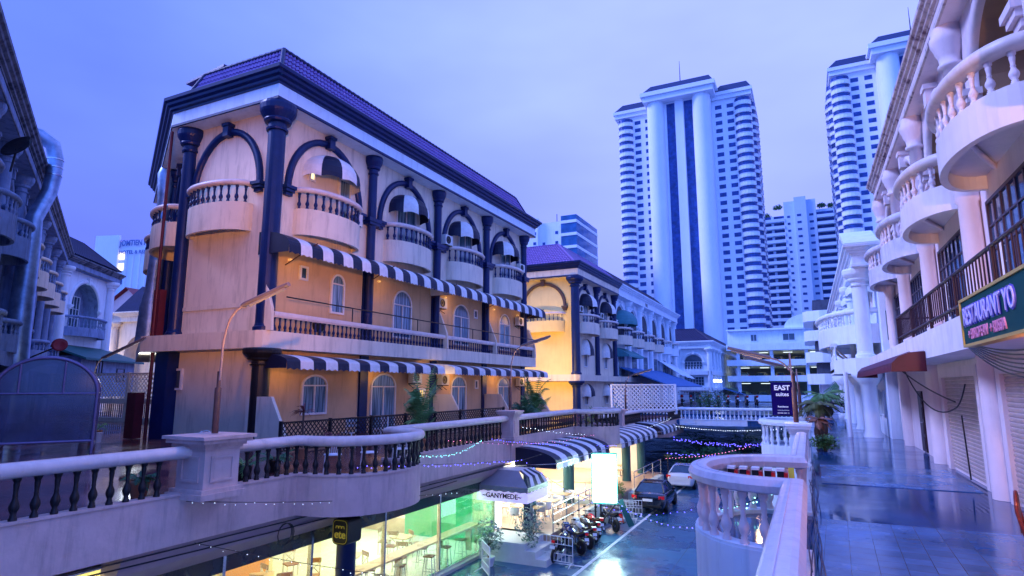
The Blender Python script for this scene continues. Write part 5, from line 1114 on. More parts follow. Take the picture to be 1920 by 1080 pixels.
for k,(x,y,zz,m_) in enumerate(((-26.6,15.0,0,plast),(-26.2,15.3,0,plast),(-26.6,15.0,.42,acm),(-26.6,15.0,.84,plast))):
    e=empty('bucket',(x,y,zz),['white bucket at the bottom of the pile by the red cabinet','white bucket standing alone beside the pile','grey bucket in the middle of the pile by the red cabinet','white bucket on top of the pile by the red cabinet'][k],'bucket'); b=MB(); b.lathe([(.14,zz+.01),(.18,zz+.38),(.2,zz+.4),(.0,zz+.4)],(x,y,0),n=16); b.build('body',m_,e)
    b=MB(); b.tube([(x+.18*math.cos(a),y,zz+.38-.12*math.sin(a)) for a in [PI*q/8 for q in range(9)]],.008,4); b.build('handle',black,e)
potted('green plant in a terracotta pot at the back alley fence',-28.6,16.6,0,'fern',.8,leafm,seed=77,r=.5,pr=.25)
st_=empty('garden_statue',(-12.7,4.3,0),'small pale blue rounded garden statue behind the balusters at the left edge','statue')
b=MB(); b.lathe([(.16,.0),(.2,.1),(.17,.25),(.11,.36),(.13,.45),(.10,.55),(.0,.6)],(-12.7,4.35,0),n=16); b.build('body',mat('pale_blue_stone',(.5,.6,.75),.7,var=.2,scale=10),st_); b=MB(); b.lathe([(.1,0),(.13,.1),(.0,.22)],(-12.5,4.7,0),n=12); b.build('foot',mat('pale_blue_stone',(.5,.6,.75)),st_)
# hanging black shirt, lit window
e=empty('hanging_shirt',TA@Vector((27.9,-.9,2.2)),'black shirt hung to dry under the striped awning by the glass door','shirt'); b=MB(TA@Matrix.Translation((27.9,-.9,0))); b.ext([(-.22,1.15),(.22,1.15),(.2,1.95),(.33,1.7),(.4,1.8),(.22,2.1),(.08,2.16),(-.08,2.16),(-.22,2.1),(-.4,1.8),(-.33,1.7),(-.2,1.95)],-.05,.05,'y'); b.build('cloth',black,e); b=MB(TA); b.tube([(27.9,-.9,2.16),(27.9,-.9,2.3)],.012,4); b.build('hanger',steel,e)
w=el_win(A,TA,29.6,.8,1.55,2.15,g=mat('lit_yellow_window',(1,.8,.2),.5,var=0,emit=1.3,ec=(1,.7,.12)),mull=(3,),v=-.01)
for y,z_,e_,c_,x_ in ((29.6,1.7,28,(1,.6,.12),-18.9),):
    l=bpy.data.lights.new('awning_fill_light','POINT'); l.energy=e_; l.color=c_; l.shadow_soft_size=.15; o=bpy.data.objects.new('awning_fill_light',l); COL.objects.link(o); o.parent=A; o.location=Vector((x_,y,z_+1.0))-wloc(A)  # warm fill added under the awning, without a fixture
# yellow floodlight between A and B
fl=empty('flood_light',(-21,46.2,3.2),'sodium flood light on a short pole in the gap beside the yellow lit end wall','flood light')
b=MB(); b.tube([(-21,46.2,0),(-21,46.2,3.3)],.05); b.build('pole',black,fl); b=MB(); b.bbox((-21,46.3,3.45),(.5,.2,.35),rx=.5); b.build('lamp_housing',black,fl)
l=bpy.data.lights.new('flood','AREA'); l.shape='RECTANGLE'; l.size=.5; l.size_y=.35; l.energy=1050; l.color=(1,.58,.08); o=bpy.data.objects.new('flood',l); COL.objects.link(o); o.parent=fl; o.location=(-.6,.35,.35); o.rotation_euler=(math.radians(105),0,0)
# ================================================================ R2: white building
T2=FR(3.1,0,-90)
R2=empty('white_building',(3.1,42,0),'white building with a big round balcony and pediment beyond the pinkish row','building')
b=MB(); b.box(3.1,14,31.4,72,0,7.9); b.build('wall',white,R2)
el_cornice(R2,[(2.2,73),(2.2,31.35),(3.6,31.35)],7.7,white,white,sc=.8,fr=.5,ov=.9)
b=MB(); b.ext([(31.4,8.72),(36.5,8.72),(33.9,9.7)],2.1,3.2,'x'); b.ext([(31.0,8.74),(31.3,8.73),(33.9,9.65),(36.6,8.73),(36.9,8.74),(33.9,9.9)],1.9,3.3,'x'); b.build('pediment',white,R2)
b=MB(); tiles(b,(2.3,72,8.7),(2.3,36.8,8.7),(4.5,38,9.9),(4.5,71,9.9),.35); b.build('roof',rtile,R2)
for u,v_,r_ in ((32.3,-.65,.33),(38,-.6,.3),(44,-.6,.3),(50,-.6,.3),(56,-.6,.3),(62,-.6,.3)):
    el_column(R2,T2,-u,v_,3.55,7.7,r_,white,capz=.8); c=MB(T2); c.lathe([(r_*1.3,0),(r_,.3),(r_,2.3),(r_*1.3,2.4),(r_*2,2.75),(r_*2,2.85)],(-u,v_,0),n=18); c.build('column',white,R2)
b=MB(); b.sweep([(3.1,73),(2.3,73),(2.3,40),(1.15,38.2),(1.15,33.2),(2.0,31.9),(3.4,31.4)],[(0,2.85),(0,3.55),(-.9,3.55),(-.9,2.85)]); b.prism([(1.15,38.2),(1.15,33.2),(2.3,31.9),(3.2,31.4),(3.2,40),(2.3,40)],2.95,3.1); b.build('terrace_slab',white,R2)
o=el_balcony(R2,T2,-38,5.6,2.45,4.25,5.15,5.9,white,white,white,step=.42,br=.07,ex=.75)
for y,x in ((33.4,1.62),(32.0,1.55)): b=MB(); b.lathe([(.09,0),(.09,2.9)],(x,y,0),n=12); b.build('thin_post',white,R2)
for u in (33.5,36,38.5,41): b=MB(T2); b.box(-u-.12,-u+.12,-.55,-.3,3.55,4.25); b.build('thin_post',cream,R2)
b=MB(T2); b.box(-42,-33,-.55,-.25,4.0,4.24); b.build('beam',cream,R2)
for u in (33.2,35.2,41,44,47,50.5,54): el_win(R2,T2,-u,1.1,.9,2.1,m=white,g=glass)
for u in (34.8,39.8,45,50): el_win(R2,T2,-u,1.2,5.9,7.3,g=glass)
TS=FR(0,31.4,0); el_win(R2,TS,3.55,.5,4.3,5.6,m=mat('teal_frame',(.03,.10,.13),.4),g=curt,mull=None,transom=(4.7,5.1))
b=MB(T2); 
for a,c in (((-34.2,-2.0,4.3),(-36.2,-1.0,3.5)),((-35.4,-2.2,4.3),(-37.4,-1.0,3.5))): b.tube([a,c],.05,6)
b.build('brace',cream,R2)
for i,(u,r_) in enumerate(((35,1.1),(39.5,1.2),(44.5,1.2))): el_dome(R2,T2,-u,1.3,1.1,6.95,.65,[white,white],seg=5,val=.18)
b=MB(); x=2.0
for y in [33+.45*k for k in range(12)]: balu(R2,R2,(1.25,y,3.55),.6,white,.06)
b.sweep([(1.15,38.8),(1.15,33.0)],[(.05,4.15),(.05,4.3),(-.2,4.3),(-.2,4.15)]); b.build('terrace_rail',white,R2)
pm=make_moto(mp_('moto_black',(.02,.02,.03)),'dark motorcycle parked far along the walkway under the dark palm',True); pm['group']='motorcycles on the right walkway'; pm.location=(2.0,52,0); pm.rotation_euler=(0,.1,1.4); pm.scale=(1.3,1.3,1.3)
# ================================================================ banner
bn=empty('hotel_banner',(-.95,25.5,1.2),'purple banner reading EAST suites hanging from a post on the white balustrade','banner')
pur=mat('banner_purple',(.012,.004,.10),.8,var=.05,spec=.1); wl2=mat('banner_white_print',(.85,.85,.9),.5,var=0,emit=.25)
b=MB(); b.box(-1.33,-.56,25.48,25.52,1.18,2.42); b.build('cloth',pur,bn); b=MB(); b.tube([(-.5,25.5,0),(-.5,25.5,2.75)],.05); b.tube([(-.5,25.5,2.45),(-1.38,25.5,2.45)],.02,6); b.tube([(-.5,25.5,1.16),(-1.38,25.5,1.16)],.02,6); b.build('post',black,bn)
MBn=lambda x,z_:Matrix.Translation((x,25.47,z_))@RX(90)
text('EAST',.25,MBn(-.94,2.2),wl2,bn,bold=.008); text('suites',.2,MBn(-.94,1.96),wl2,bn,bold=.004); text('Residence',.09,MBn(-.94,1.50),wl2,bn,bold=.002); text('swimming pool, spa',.05,MBn(-.94,1.37),wl2,bn); text('08 000 000 13',.07,MBn(-.94,1.26),wl2,bn)
# ================================================================ D: blue building at the end of the street
D=empty('arcade_building',(-18,110,0),'white hotel wing with dark roof and lit wall lamps at the end of the street','building')
b=MB(); b.box(-33,-15.6,110.7,160,-.5,9.4); b.build('wall',white,D)
TD1=FR(0,110.7,0); TD2=FR(-15.6,0,90)
el_cornice(D,[(-33,110),(-14.9,110),(-14.9,160.7),(-25,160.7)],8.9,white,white,sc=1.2,fr=.5,ov=.7)
el_mansard(D,[(-33,110.2),(-15.1,110.2),(-15.1,160.4),(-25,160.4)],10.2,12.6,2.8,rtiled,rtiled,cw=.5)
for x in (-15.3,-20.9,-26.5): el_column(D,TD1,x,-.35,-.5,8.9,.42,white,capz=.8)
for x in (-18.1,-23.7,-29.2):
    el_arch(D,TD1,x,1.9,6.6,1.7,white,w=.3); el_win(D,TD1,x,3.1,5.3,6.6,arch=1.3,m=mat('blue_grey_frame',(.3,.4,.5),.5),g=glass,mull=(5,),transom=(5.7,6.1)); el_win(D,TD1,x,3.4,2.4,4.0,m=mat('blue_grey_frame',(.3,.4,.5),.5),g=glass,mull=(6,),transom=(3.0,3.5)); el_win(D,TD1,x,2.2,-.4,1.4,m=white,g=glass)
b=MB(TD1); b.box(-33,-15,-.7,0,4.3,5.0); b.box(-33,-15,-.7,0,1.6,2.2); b.build('floor_band',white,D)
b=MB(TD2); b.box(110,160,-.7,0,4.3,5.0); b.box(110,160,-.9,0,1.6,2.1); b.build('floor_band',white,D)
k=0
for x in (-16.6,-17.1,-17.6,-18.1,-18.6,-19.1,-19.6,-22.5,-23.1,-23.7,-24.3): balu(D,D,(x,110.1,5.0),.7,white,.1)
for i in range(12):
    u=111.2+4.1*i; el_column(D,TD2,u,-.35,-.5,8.9,.3,white,capz=.6)
    for z0,z1 in ((5.3,8.2),(2.3,4.1),(-.4,1.4)): el_win(D,TD2,u+2,2.4,z0,z1,m=white,g=glass,mull=(2,))
    for j in range(5): balu(D,D,TD2@Vector((u+.7+j*.65,-.5,5.0)),.65,white,.09)
wlamp=mat('wall_lamp_glow',(1,1,.9),.5,var=0,emit=8,ec=(.95,1,.85))
for i in range(3):
    e=empty('wall_lamp',(-14.9,111.6+4.1*i,3.3),f'glowing wall lamp between the columns of the end wing, {ordn[i]} from the left','wall lamp','wall lamps on the end wing'); b=MB(); b.lathe([(0,3.0),(.2,3.1),(.24,3.3),(.15,3.5),(0,3.55)],(-14.85,111.9+4.1*i,0),n=12); b.build('globe',wlamp,e); b=MB(); b.box(-15.3,-14.9,111.86+4.1*i,111.94+4.1*i,3.26,3.3); b.build('bracket',black,e)
b=MB(); b.ext([(-15,2.1),(-11,.8),(-11,.7),(-15,1.95)],122,140,'y'); o=b.build('canopy',bluec,D)
# row of scooters on far deck
ms=make_moto(mp_('moto_navy',(.02,.03,.07)),'',False); used=False
for i in range(9):
    l=f'small parked scooter in the row beyond the bridge, {ordn[i]} from the left'; o=place(ms,used,(-16.2+1.35*i*.9,88,-.3),.2,l,'scooters parked beyond the bridge'); o['category']='scooter'; o.name='scooter' if not used else 'scooter.%03d'%i; o.scale=(1.5,1.5,1.5); used=True
d=MB(); d.prism([(-15.9,60.2),(8,60.2),(8,108),(-15.9,108)],-.95,-.31); d.build('far_plaza',deckr,kind='structure')
# ================================================================ garage with parked cars
G=empty('parking_garage',(-5,128,0),'white multi level open car park at the end of the street, lit inside','car park')
for i,(z0,z1) in enumerate(((-.5,.7),(3.2,4.3),(6.2,7.3),(9.1,10.3))):
    b=MB(); b.box(-14,22,124,125,z0,z1); b.box(-14,22,125.01,150,z0,z0+.3); b.build('parapet',white,G)
b=MB(); b.box(-14,22,148,149,-4.4,10); b.build('wall',mat('garage_grey',(.3,.34,.36),.8,var=.1),G)
for x in range(-12,22,6): b=MB(); b.box(x-.3,x+.3,125.1,125.8,-4.4,9.1); b.build('column',white,G)
b=MB(); b.box(-13.9,14,126,140,10.31,13.2); b.build('upper_wall',white,G); TG=FR(0,126,0)
for x,w in ((-9,1.2),(-2.8,2.2),(4,1.4)): el_win(G,TG,x,w,10.9,12.3,m=white,g=glass)
b=MB(); b.box(-14,14,125.2,126.3,13.0,13.3); b.build('eave',white,G)
b=MB(TG); b.ext([(-3.5,13.3)]+[(.5-4*math.cos(PI*k/16),13.3+2.6*math.sin(PI*k/16)) for k in range(17)]+[(4.5,13.3)],0,1,'y'); b.build('arched_gable',white,G)
for z0 in (2.9,5.9,8.8):
    for x in (-11,-7.5,-3.2,1.4): b=MB(); b.box(x-.8,x+.8,127,127.3,z0-.1,z0); b.build('ceiling_light',mat('garage_tube',(1,1,.9),.5,var=0,emit=1.6,ec=(.85,1,.9)),G)
for z0,c_ in ((6.0,(.95,.9,.6)),(3.0,(.6,1,.8)),(9.0,(1,.8,.4))): area('garage_light',(-5,134,z0-.2),20,8,110,c_,parent=G)
ccol=[('white',(.7,.7,.72)),('dark grey',(.05,.05,.06)),('beige',(.5,.4,.25)),('silver',(.4,.42,.45)),('black',(.01,.01,.015))]
k=0
for lv,z0 in ((0,7.0-.5),(1,3.5),(2,.1-.3)):
    for j,x in enumerate((-11.5,-8.2,-4.9,-1.6)):
        nm,cv=ccol[(k*2+j)%5]; c=make_car(mat('garage_car_'+nm.replace(' ','_'),cv,.2,var=0,coat=.8),black,f'{nm} car on the {["top","middle","lower"][lv]} open level of the car park, {ordn[j]} from the left'); c['group']='cars in the car park'; c.location=(x,128.4,z0); c.rotation_euler=(0,0,PI/2*(1 if (j+lv)%2 else -1)*.15+ (PI if j%2 else 0)); k+=1
# curvy building behind R2
CB=empty('curved_balcony_building',(3,66,0),'blue shaded building with stacked bowed balconies at the far end of the walkway','building')
b=MB(); b.box(1.2,10,76,88,0,10.8); b.build('wall',white,CB); TC=FR(0,76,0); TCb=FR(1.2,0,-90)
for z0 in (2.5,4.9,7.3,9.5):
    b=MB(); pts=[(3.4,74.8),(1.6,74.8),(.3,75.4),(-.1,76.5),(-.1,84),(.4,85),(1.2,85.3),(3.4,85.3)]
    b.prism(pts[::-1],z0,z0+1.15); b.build('balcony',white,CB)
    b=MB(); b.box(1.0,3.2,75.7,84,z0+1.15,z0+2.4); b.build('opening_shade_box',darkin,CB)  # solid dark box painted as the shade between balconies
# ================================================================ towers
def w_fn(w,h): return lambda b:b.box(-w/2,w/2,-.06,.25,0,h)
def bal_fn(r,p,h): 
    def f(b):
        pts=[(-r*math.cos(PI*i/8),-p*math.sin(PI*i/8)) for i in range(9)]
        b.sweep(pts,[(0,0),(0,h),(-.2,h),(-.2,0)],0); b.prism(pts,0,.2,0); b.sweep([(q[0]*.93,q[1]*.93) for q in pts],[(0,h),(0,2.72),(-.05,2.72),(-.05,h)],1); b.sweep(pts,[(.02,h),(.1,h+.02),(.1,h+.1),(.02,h+.12)],0)
    return f
twh=mat('tower_white',(.82,.82,.88),.7,var=.05,scale=.08,stain=.12); tbl=mat('tower_blue_glass',(.02,.06,.24),.25,var=.5,scale=.6); tro=mat('tower_roof_blue',(.02,.03,.10),.5,var=.1)
tlit=mat('tower_lit_window',(1,.9,.6),.5,var=0,emit=1.7,ec=(1,.85,.5)); tlw=mat('tower_white_light',(1,1,1),.5,var=0,emit=3,ec=(.8,1,.95))
def tower(label,x,y,mirror=False,ztop=100,lits=(),side=1,half=False):
    r=empty('apartment_tower',(x,y,-4),label,'tower'); s=-1 if mirror else 1
    X=lambda a:x+s*a
    def bx(b,a0,a1,*k,**kw): q0,q1=sorted((X(a0),X(a1))); b.box(q0,q1,*k,**kw)
    # local a from 0 (left) to 45
    b=MB(); bx(b,1,43.5,y,y+28,-4,ztop-1.2); bx(b,43.5,44,y+3,y+26,-4,ztop-2.2); b.build('wall',twh,r)
    b=MB(); bx(b,12.5,32.5,y-3.2,y,-4,ztop); b.build('centre_wall',twh,r)
    for a in (14.6,29.7): b=MB(); b.lathe([(2.9,-4),(2.9,ztop)],(X(a),y-3.4,0),n=28); b.build('round_pier',twh,r)
    for a in (19.6,25.4): b=MB(); bx(b,a-1.35,a+1.35,y-3.32,y-3.1,8,ztop-.5); b.build('glass_strip',tbl,r)
    b=MB(); bx(b,21.1,23.9,y-4.0,y-3.21,-4,ztop); b.build('centre_rib',twh,r)
    # cornices + roofs
    c=MB()
    for a0,a1,yy,z in ((-.6,12.4,y-.8,ztop-1.2),(32.6,45,y-.8,ztop-1.2)):
        bx(c,a0,a1,yy,y+29,z,z+1.4); bx(c,a0-.4,a1+.4,yy-.5,y+29.4,z+1.4,z+2.5)
    bx(c,11,34,y-7,y+14,ztop,ztop+1.8); bx(c,10.3,34.7,y-7.7,y+14.5,ztop+1.8,ztop+3.2); c.build('cornice',twh,r)
    f=MB()
    for a0,a1,y0,y1,z,h in ((-.8,12.2,y-1,y+29,ztop+1.3,3.4),(32.8,45.2,y-1,y+29,ztop+1.3,3.4),(10.8,34.2,y-7.2,y+14,ztop+3.2,3.2)):
        i=2.6; A0,A1=sorted((X(a0),X(a1))); f.add([(A0,y0,z),(A1,y0,z),(A1,y1,z),(A0,y1,z),(A0+i,y0+i,z+h),(A1-i*.6,y0+i,z+h),(A1-i*.6,y1-i,z+h),(A0+i,y1-i,z+h)],[(0,1,5,4),(1,2,6,5),(2,3,7,6),(3,0,4,7),(4,5,6,7)])
    f.build('roof',tro,r)
    m=MB(); m.tube([(X(23),y-2,ztop+7),(X(23),y-2,ztop+15)],[.18,.06],6); m.build('mast',black,r); 
    n=int((ztop-1)/2.75); wf=w_fn(2.05,1.35)
    for k in range(0,n):
        z=ztop-4.3-2.75*k
        for i,a in enumerate((7.4,11.1)): q_part(r,'lit_window' if (k,i) in lits else 'window',wf,'w',(X(a),y,z),0,[tlit if (k,i) in lits else tbl])
        for i,a in enumerate((34.6,38.3)): q_part(r,'lit_window' if (k,i+2) in lits else 'window',wf,'w',(X(a),y,z),0,[tlit if (k,i+2) in lits else tbl])
        for a in (3.2,42.2): q_part(r,'balcony',bal_fn(2.65,2.1,1.4),'b',(X(a),y,z-.6),0,[twh,tbl])
        sx=X(44) if not mirror else X(44)
        for yy in (y+5.5,y+12.5,y+19.5): q_part(r,'side_balcony',bal_fn(2.4,1.9,1.1),'s',(sx,yy,z-.6),(PI/2)*s,[twh,tbl])
    for k in range(8,26,2):
        b=MB(); 
    b=MB(); b.build('x',twh) if False else None
    return r
t1=tower('tall white apartment tower with two dark glass strips between round piers',-55.3,200,False,97.8,lits={(2,0),(2,1),(10,3),(29,2),(29,3)})
t2=tower('second white apartment tower, partly hidden by the pinkish building on the right',57.3,200,True,98.3,lits={(2,1),(5,1),(8,0)})
mwh=mat('pale_blue_render',(.52,.68,.84),.75,var=.05,scale=.08,stain=.1)
MT_=empty('slab_block',(0,262,-4),'mid rise white block with long shaded balconies between the two towers','tower')
b=MB(); b.box(-4.2,7.4,260,285,-4,76); b.box(-.3,4.0,258.8,260,-4,77.2); b.box(7.5,24,262,285,-4,72); b.box(-14,-4.3,262,285,-4,60); b.build('wall',mwh,MT_)
for k in range(24):
    z=2+2.88*k
    for x0,x1,y0,nm in ((7.5,20.5,259.4,'balcony'),(-13.0,-4.3,259.6,'balcony')):
        xo=(x0+x1)/2; w=(x1-x0)/2
        def fn(b,w=w): b.box(-w,w,0,.25,0,1.0,0); b.box(-w,w,0,2.6,-.2,0,0); b.box(-w,w,2.2,2.5,1.0,2.6,1); b.box(-.5,.5,1.6,2.2,0,2.5,0)
        q_part(MT_,nm,fn,('m',w),(xo,y0,z),0,[mwh,tbl])
    for x in (-2.6,1.2,5.6): q_part(MT_,'window',w_fn(1.0 if x<0 else 1.5,.9),('mw',x<0),(x,260 if x!=1.2 else 258.8,z+1),0,[tbl])
b=MB(); b.box(8.5,19.5,261.2,261.5,24,26.2); b.build('lit_corridor',tlw,MT_)
for i,(x,z) in enumerate(((-11,71),(-6.5,74),(9.5,73),(13,72.5),(16,72.8),(19,72.5))):
    rng=random.Random(90+i); e=empty('roof_garden_shrub',(x,262,z),f'dark shrub on the roof edge of the mid rise block, {ordn[i]} from the left','shrub','shrubs on the roof'); f=MB()
    leafy_ball(f,(x,263,z+.8),1.9,260,.45,rng,squash=.5); f.build('foliage',leafd,e)
# blue glass topped block behind B
GB=empty('glass_corner_block',(-70,170,-4),'small white block with square windows and a blue glass corner above the purple roof','building')
b=MB(); b.box(-86,-65.6,170,190,-4,53); b.box(-78,-73,168.5,170,-4,54.5); b.build('wall',twh,GB); b=MB(); b.box(-65.55,-60.5,169.5,190,-4,54.5); b.build('glass_corner',mat('teal_glass',(.03,.12,.30),.2,var=.3,scale=.5),GB); b=MB()
for k in range(12): b.box(-65.6,-60.4,169.3,190.2,8+4*k,8.9+4*k)
b.build('floor_band',twh,GB)
rng=random.Random(5)
for k in range(9):
    for x in (-76,-74,-71.5,-69.2,-67.2):
        if rng.random()<.75: b=MB(); b.box(x-.45,x+.45,(168.4 if x<-73 else 169.9),170.2,50-3.2*k-.9,50-3.2*k); b.build('window',tbl,GB)
b=MB(); b.box(-70.6,-68.4,169.8,170.2,30,42); b.build('tall_window',tbl,GB)
b=MB(); b.tube([(-69,175,53),(-69,175,57)],.12); b.tube([(-66,175,53),(-66,175,56)],.25); b.build('mast',black,GB)
# ================================================================ C: left weathered row
dv=Vector((-.857,.515)); ang=math.degrees(math.atan2(-dv.y,-dv.x)) # local x runs back towards the viewer
# outward must face (+.515,+.857): local x = dv
TCc=Matrix.Translation((-25.6,8.6,0))@RZ(math.degrees(math.atan2(dv.y,dv.x))+0)
# local -y = right-hand normal of dv -> (dv.y,-dv.x) = (.515,.857)
C_=empty('weathered_row_building',(-45,20,0),'blue shaded weathered row building on the left with bowed balconies and heavy gutter','building')
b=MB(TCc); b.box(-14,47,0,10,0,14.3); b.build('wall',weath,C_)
cp=[tuple((TCc@Vector((u,-.85,0)))[:2]) for u in (-14,47.5)]
el_cornice(C_,cp,14.3,weath,mat('sooty_gutter',(.14,.16,.20),.6,c2=(.02,.03,.05),scale=1.5),sc=1.0,fr=.6,ov=.9)
for i,s in enumerate([3.3+5.62*k for k in range(-1,8)]):
    blue=i<4
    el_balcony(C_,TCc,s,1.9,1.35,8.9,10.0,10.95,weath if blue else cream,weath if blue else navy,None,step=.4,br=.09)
    el_arch(C_,TCc,s,2.3,11.2,2.5,weath,w=.3); el_column(C_,TCc,s+2.81,-.3,4.5,14.3,.28,weath if blue else weath)
    el_win(C_,TCc,s,1.8,10.1,12.5,g=glass,m=weath)
    if i%2==0 or i<5: el_balcony(C_,TCc,s,1.9,1.35,4.0,4.9,5.7,weath,weath,None,step=.45,br=.09)
    el_win(C_,TCc,s,2.2,4.7,7.2,g=glass,m=weath,mull=(3,),transom=(5.4,6.2)); el_win(C_,TCc,s,2.0,.1,2.6,g=glass,m=weath)
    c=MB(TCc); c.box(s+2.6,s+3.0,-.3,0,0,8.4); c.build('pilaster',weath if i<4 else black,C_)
b=MB(TCc); b.box(-14,47,-1.1,0,3.3,4.0); b.build('floor_slab',weath,C_)
dd=empty('exhaust_duct',(-33,14,10),'huge galvanised duct curling over the gutter of the left row building','duct')
b=MB(TCc); s0=16.6; b.tube([(s0,-1.1,0.3),(s0,-1.1,5),(s0,-1.1,10.6),(s0+.3,-1.1,11.8),(s0+1.1,-1.3,12.9),(s0+1.6,-1.5,13.8),(s0+1.7,-1.6,14.8),(s0+1.7,-1.6,16.0),(s0+1.6,-1.4,16.8),(s0+1.4,-.7,17.2),(s0+1.2,0,17.2)],[.8,.6,.5]+[.42]*8,14); b.build('duct_pipe',galv,dd)
b=MB(TCc); 
for zz in (14.9,15.4,15.9): b.lathe([(.45,zz),(.45,zz+.06)],(s0+1.7,-1.6,0),n=14)
b.build('duct_seam',steel,dd)
dish=empty('satellite_dish',TCc@Vector((4.5,-1.6,11.2)),'dark satellite dish on the nearest weathered balcony at the left edge','satellite dish'); b=MB(Matrix.Translation(TCc@Vector((4.5,-1.7,11.9)))@RZ(20)@RX(60)); b.lathe([(.0,0),(.35,.06),(.6,.18),(.62,.19),(.35,.09),(0,.03)],n=18,cap=False); b.build('dish',black,dish); b=MB(TCc); b.tube([(4.5,-1.5,10.9),(4.5,-1.6,11.9)],.04); b.build('mount',black,dish)
rd=empty('satellite_dish',TCc@Vector((20,-1.5,4.5)),'red satellite dish above the glass canopy','satellite dish'); b=MB(Matrix.Translation(TCc@Vector((23,-2.6,4.9)))@RZ(60)@RX(70)); b.lathe([(.0,0),(.28,.05),(.45,.16),(.28,.08),(0,.04)],n=18,cap=False); b.build('dish',mat('dish_red',(.4,.03,.04),.4),rd); b=MB(TCc); b.tube([(23,-1.0,4),(23,-2.5,4.85)],.05); b.build('mount',black,rd)
# end house C2
C2=empty('corner_house',(-70,38,0),'weathered arched house with dark tiled roof closing the back alley','building')
Tc2=Matrix.Translation((-66.3,33.8,0))@RZ(math.degrees(math.atan2(10,-7.5)))
Tc2=Matrix.Translation((-74.2,44.2,0))@RZ(math.degrees(math.atan2(-10.4,7.9)))
# wall faces the alley/right: outward = right-hand... local x from far corner to near corner
b=MB(Tc2); b.box(0,13,-0.0,0.3,0,14.2) if False else None
Tf=Matrix.Translation((-66.3,33.4,0))@RZ(126.9)   # front face seen from the camera, outward roughly towards (+x,-y)
C2w=MB(Tf); arch_wall(C2w,-.2,11.2,7.6,14.2,5.6,3.1,8.4,10.6,2.7,1.5,0,1); C2w.box(-.2,11.2,1.7,10,0,14.2,0); C2w.box(-.2,11.2,0,1.6,0,7.6,0); C2w.build('wall',[white,weath],C2)
pth=[tuple((Tf@Vector(q))[:2]) for q in ((-6,-.6,0),(12,-.6,0),(12,9,0))]; el_cornice(C2,pth,14.2,weath,MT['sooty_gutter'],sc=.9,fr=.6,ov=.7)
el_mansard(C2,pth,15.7,18.4,3.0,rtile if False else rtiled,rtiled,cw=.4)
el_arch(C2,Tf,5.6,3.4,10.6,3.0,white,w=.4); el_balcony(C2,Tf,5.6,3.6,1.6,7.4,8.3,9.5,weath,weath,None,step=.5,br=.1)
el_win(C2,Tf,6.3,2.6,8.6,12,m=white,g=glass,mull=(3,),transom=(9.6,10.6),v=1.49)
for x in (0.4,10.6): el_column(C2,Tf,x,-.3,4.5,14.2,.4,white)
b=MB(Tf); b.box(3.0,4.2,1.35,1.46,8.8,12.5); b.build('lit_window',mat('green_lit_window',(.6,1,.8),.5,var=0,emit=1.5,ec=(.5,1,.6)),C2)
lt=empty('lean_to',Tf@Vector((5,-2.5,0)),'small grey rendered annex with a green sloped roof below the arched balcony','building'); b=MB(Tf); b.box(-1.5,10.8,-3.5,-.05,1.2,5.2); b.build('wall',weath,lt); b=MB(Tf); b.ext([(-4.2,4.8),(-4.2,5.0),(-.04,6.5),(-.04,6.3)],-2.2,11.6,'x'); b.build('roof',mat('green_roof_sheet',(.02,.12,.12),.5,var=.2),lt)
el_win(lt,Tf,2.2,1.3,3.4,4.9,m=black,g=glass,v=-3.5); el_win(lt,Tf,7.2,1.9,2.8,4.2,m=black,g=glass,v=-3.5,mull=None)
# lattice gate fence and back terrace
fe=empty('alley_fence',(-45,28,0),'cream lattice topped fence crossing the back alley','fence'); pa=Vector((-48,24.5,0)); pb=Vector((-36.5,25.6,0))
M_=Matrix.Translation(pa+Vector((0,0,1.45)))@RZ(math.degrees(math.atan2((pb-pa).y,(pb-pa).x))); b=MB(); lattice(b,M_,11.5,1.6,.3,.05,.03); b.build('lattice_panel',cream,fe)
b=MB(M_); b.box(0,11.5,-.15,.15,-.3,0); b.box(0,11.5,-.12,.12,-1.45,-1.2); b.box(0,11.5,-.06,.06,1.6,1.7)
for x in (0,3.8,7.6,11.5): b.box(x-.1,x+.1,-.1,.1,-1.45,1.75)
b.build('frame',cream,fe)
b=MB(M_)
for k in range(60): b.box(.15+.19*k-.02,.15+.19*k+.02,-.02,.02,-1.2,-.3)
b.build('bars',black,fe)
# pink house, hotel
ph=empty('pink_house',(-98,60,0),'pale pink house with steep maroon roofs behind the alley','house')
Tp=FR(-104,60,10)
b=MB(Tp); b.add([(0,0,0),(7.5,0,0),(7.5,0,15.4),(4.2,0,18.0),(0,0,15.4)],[(0,1,2,3,4)]); b.add([(7.5,0,0),(7.5,14,0),(7.5,14,15.4),(7.5,0,15.4)],[(0,1,2,3)]); b.box(-2,9,-4,-.02,0,8.6); b.build('wall',mat('pink_render',(.74,.56,.54),.7,var=.06,stain=.1),ph)
mr_=mat('maroon_roof',(.22,.03,.05),.5,var=.15,scale=1)
b=MB(Tp); b.add([(-1,-.6,14.8),(4.2,-.6,18.4),(4.2,14,18.4),(-1,14,14.8)],[(0,1,2,3)]); b.add([(4.2,-.6,18.4),(8.4,-.6,15.0),(8.4,14,15.0),(4.2,14,18.4)],[(0,1,2,3)]); b.add([(-2.6,-4.8,8.4),(9.6,-4.8,8.4),(8,-.03,12.4),(-1,-.03,12.4)],[(0,1,2,3)]); b.build('roof',mr_,ph)
for x in (1,4,7): el_win(ph,Tp,x,1.2,5.6,7.2,m=white,g=tlit if x==4 else glass,v=-4)
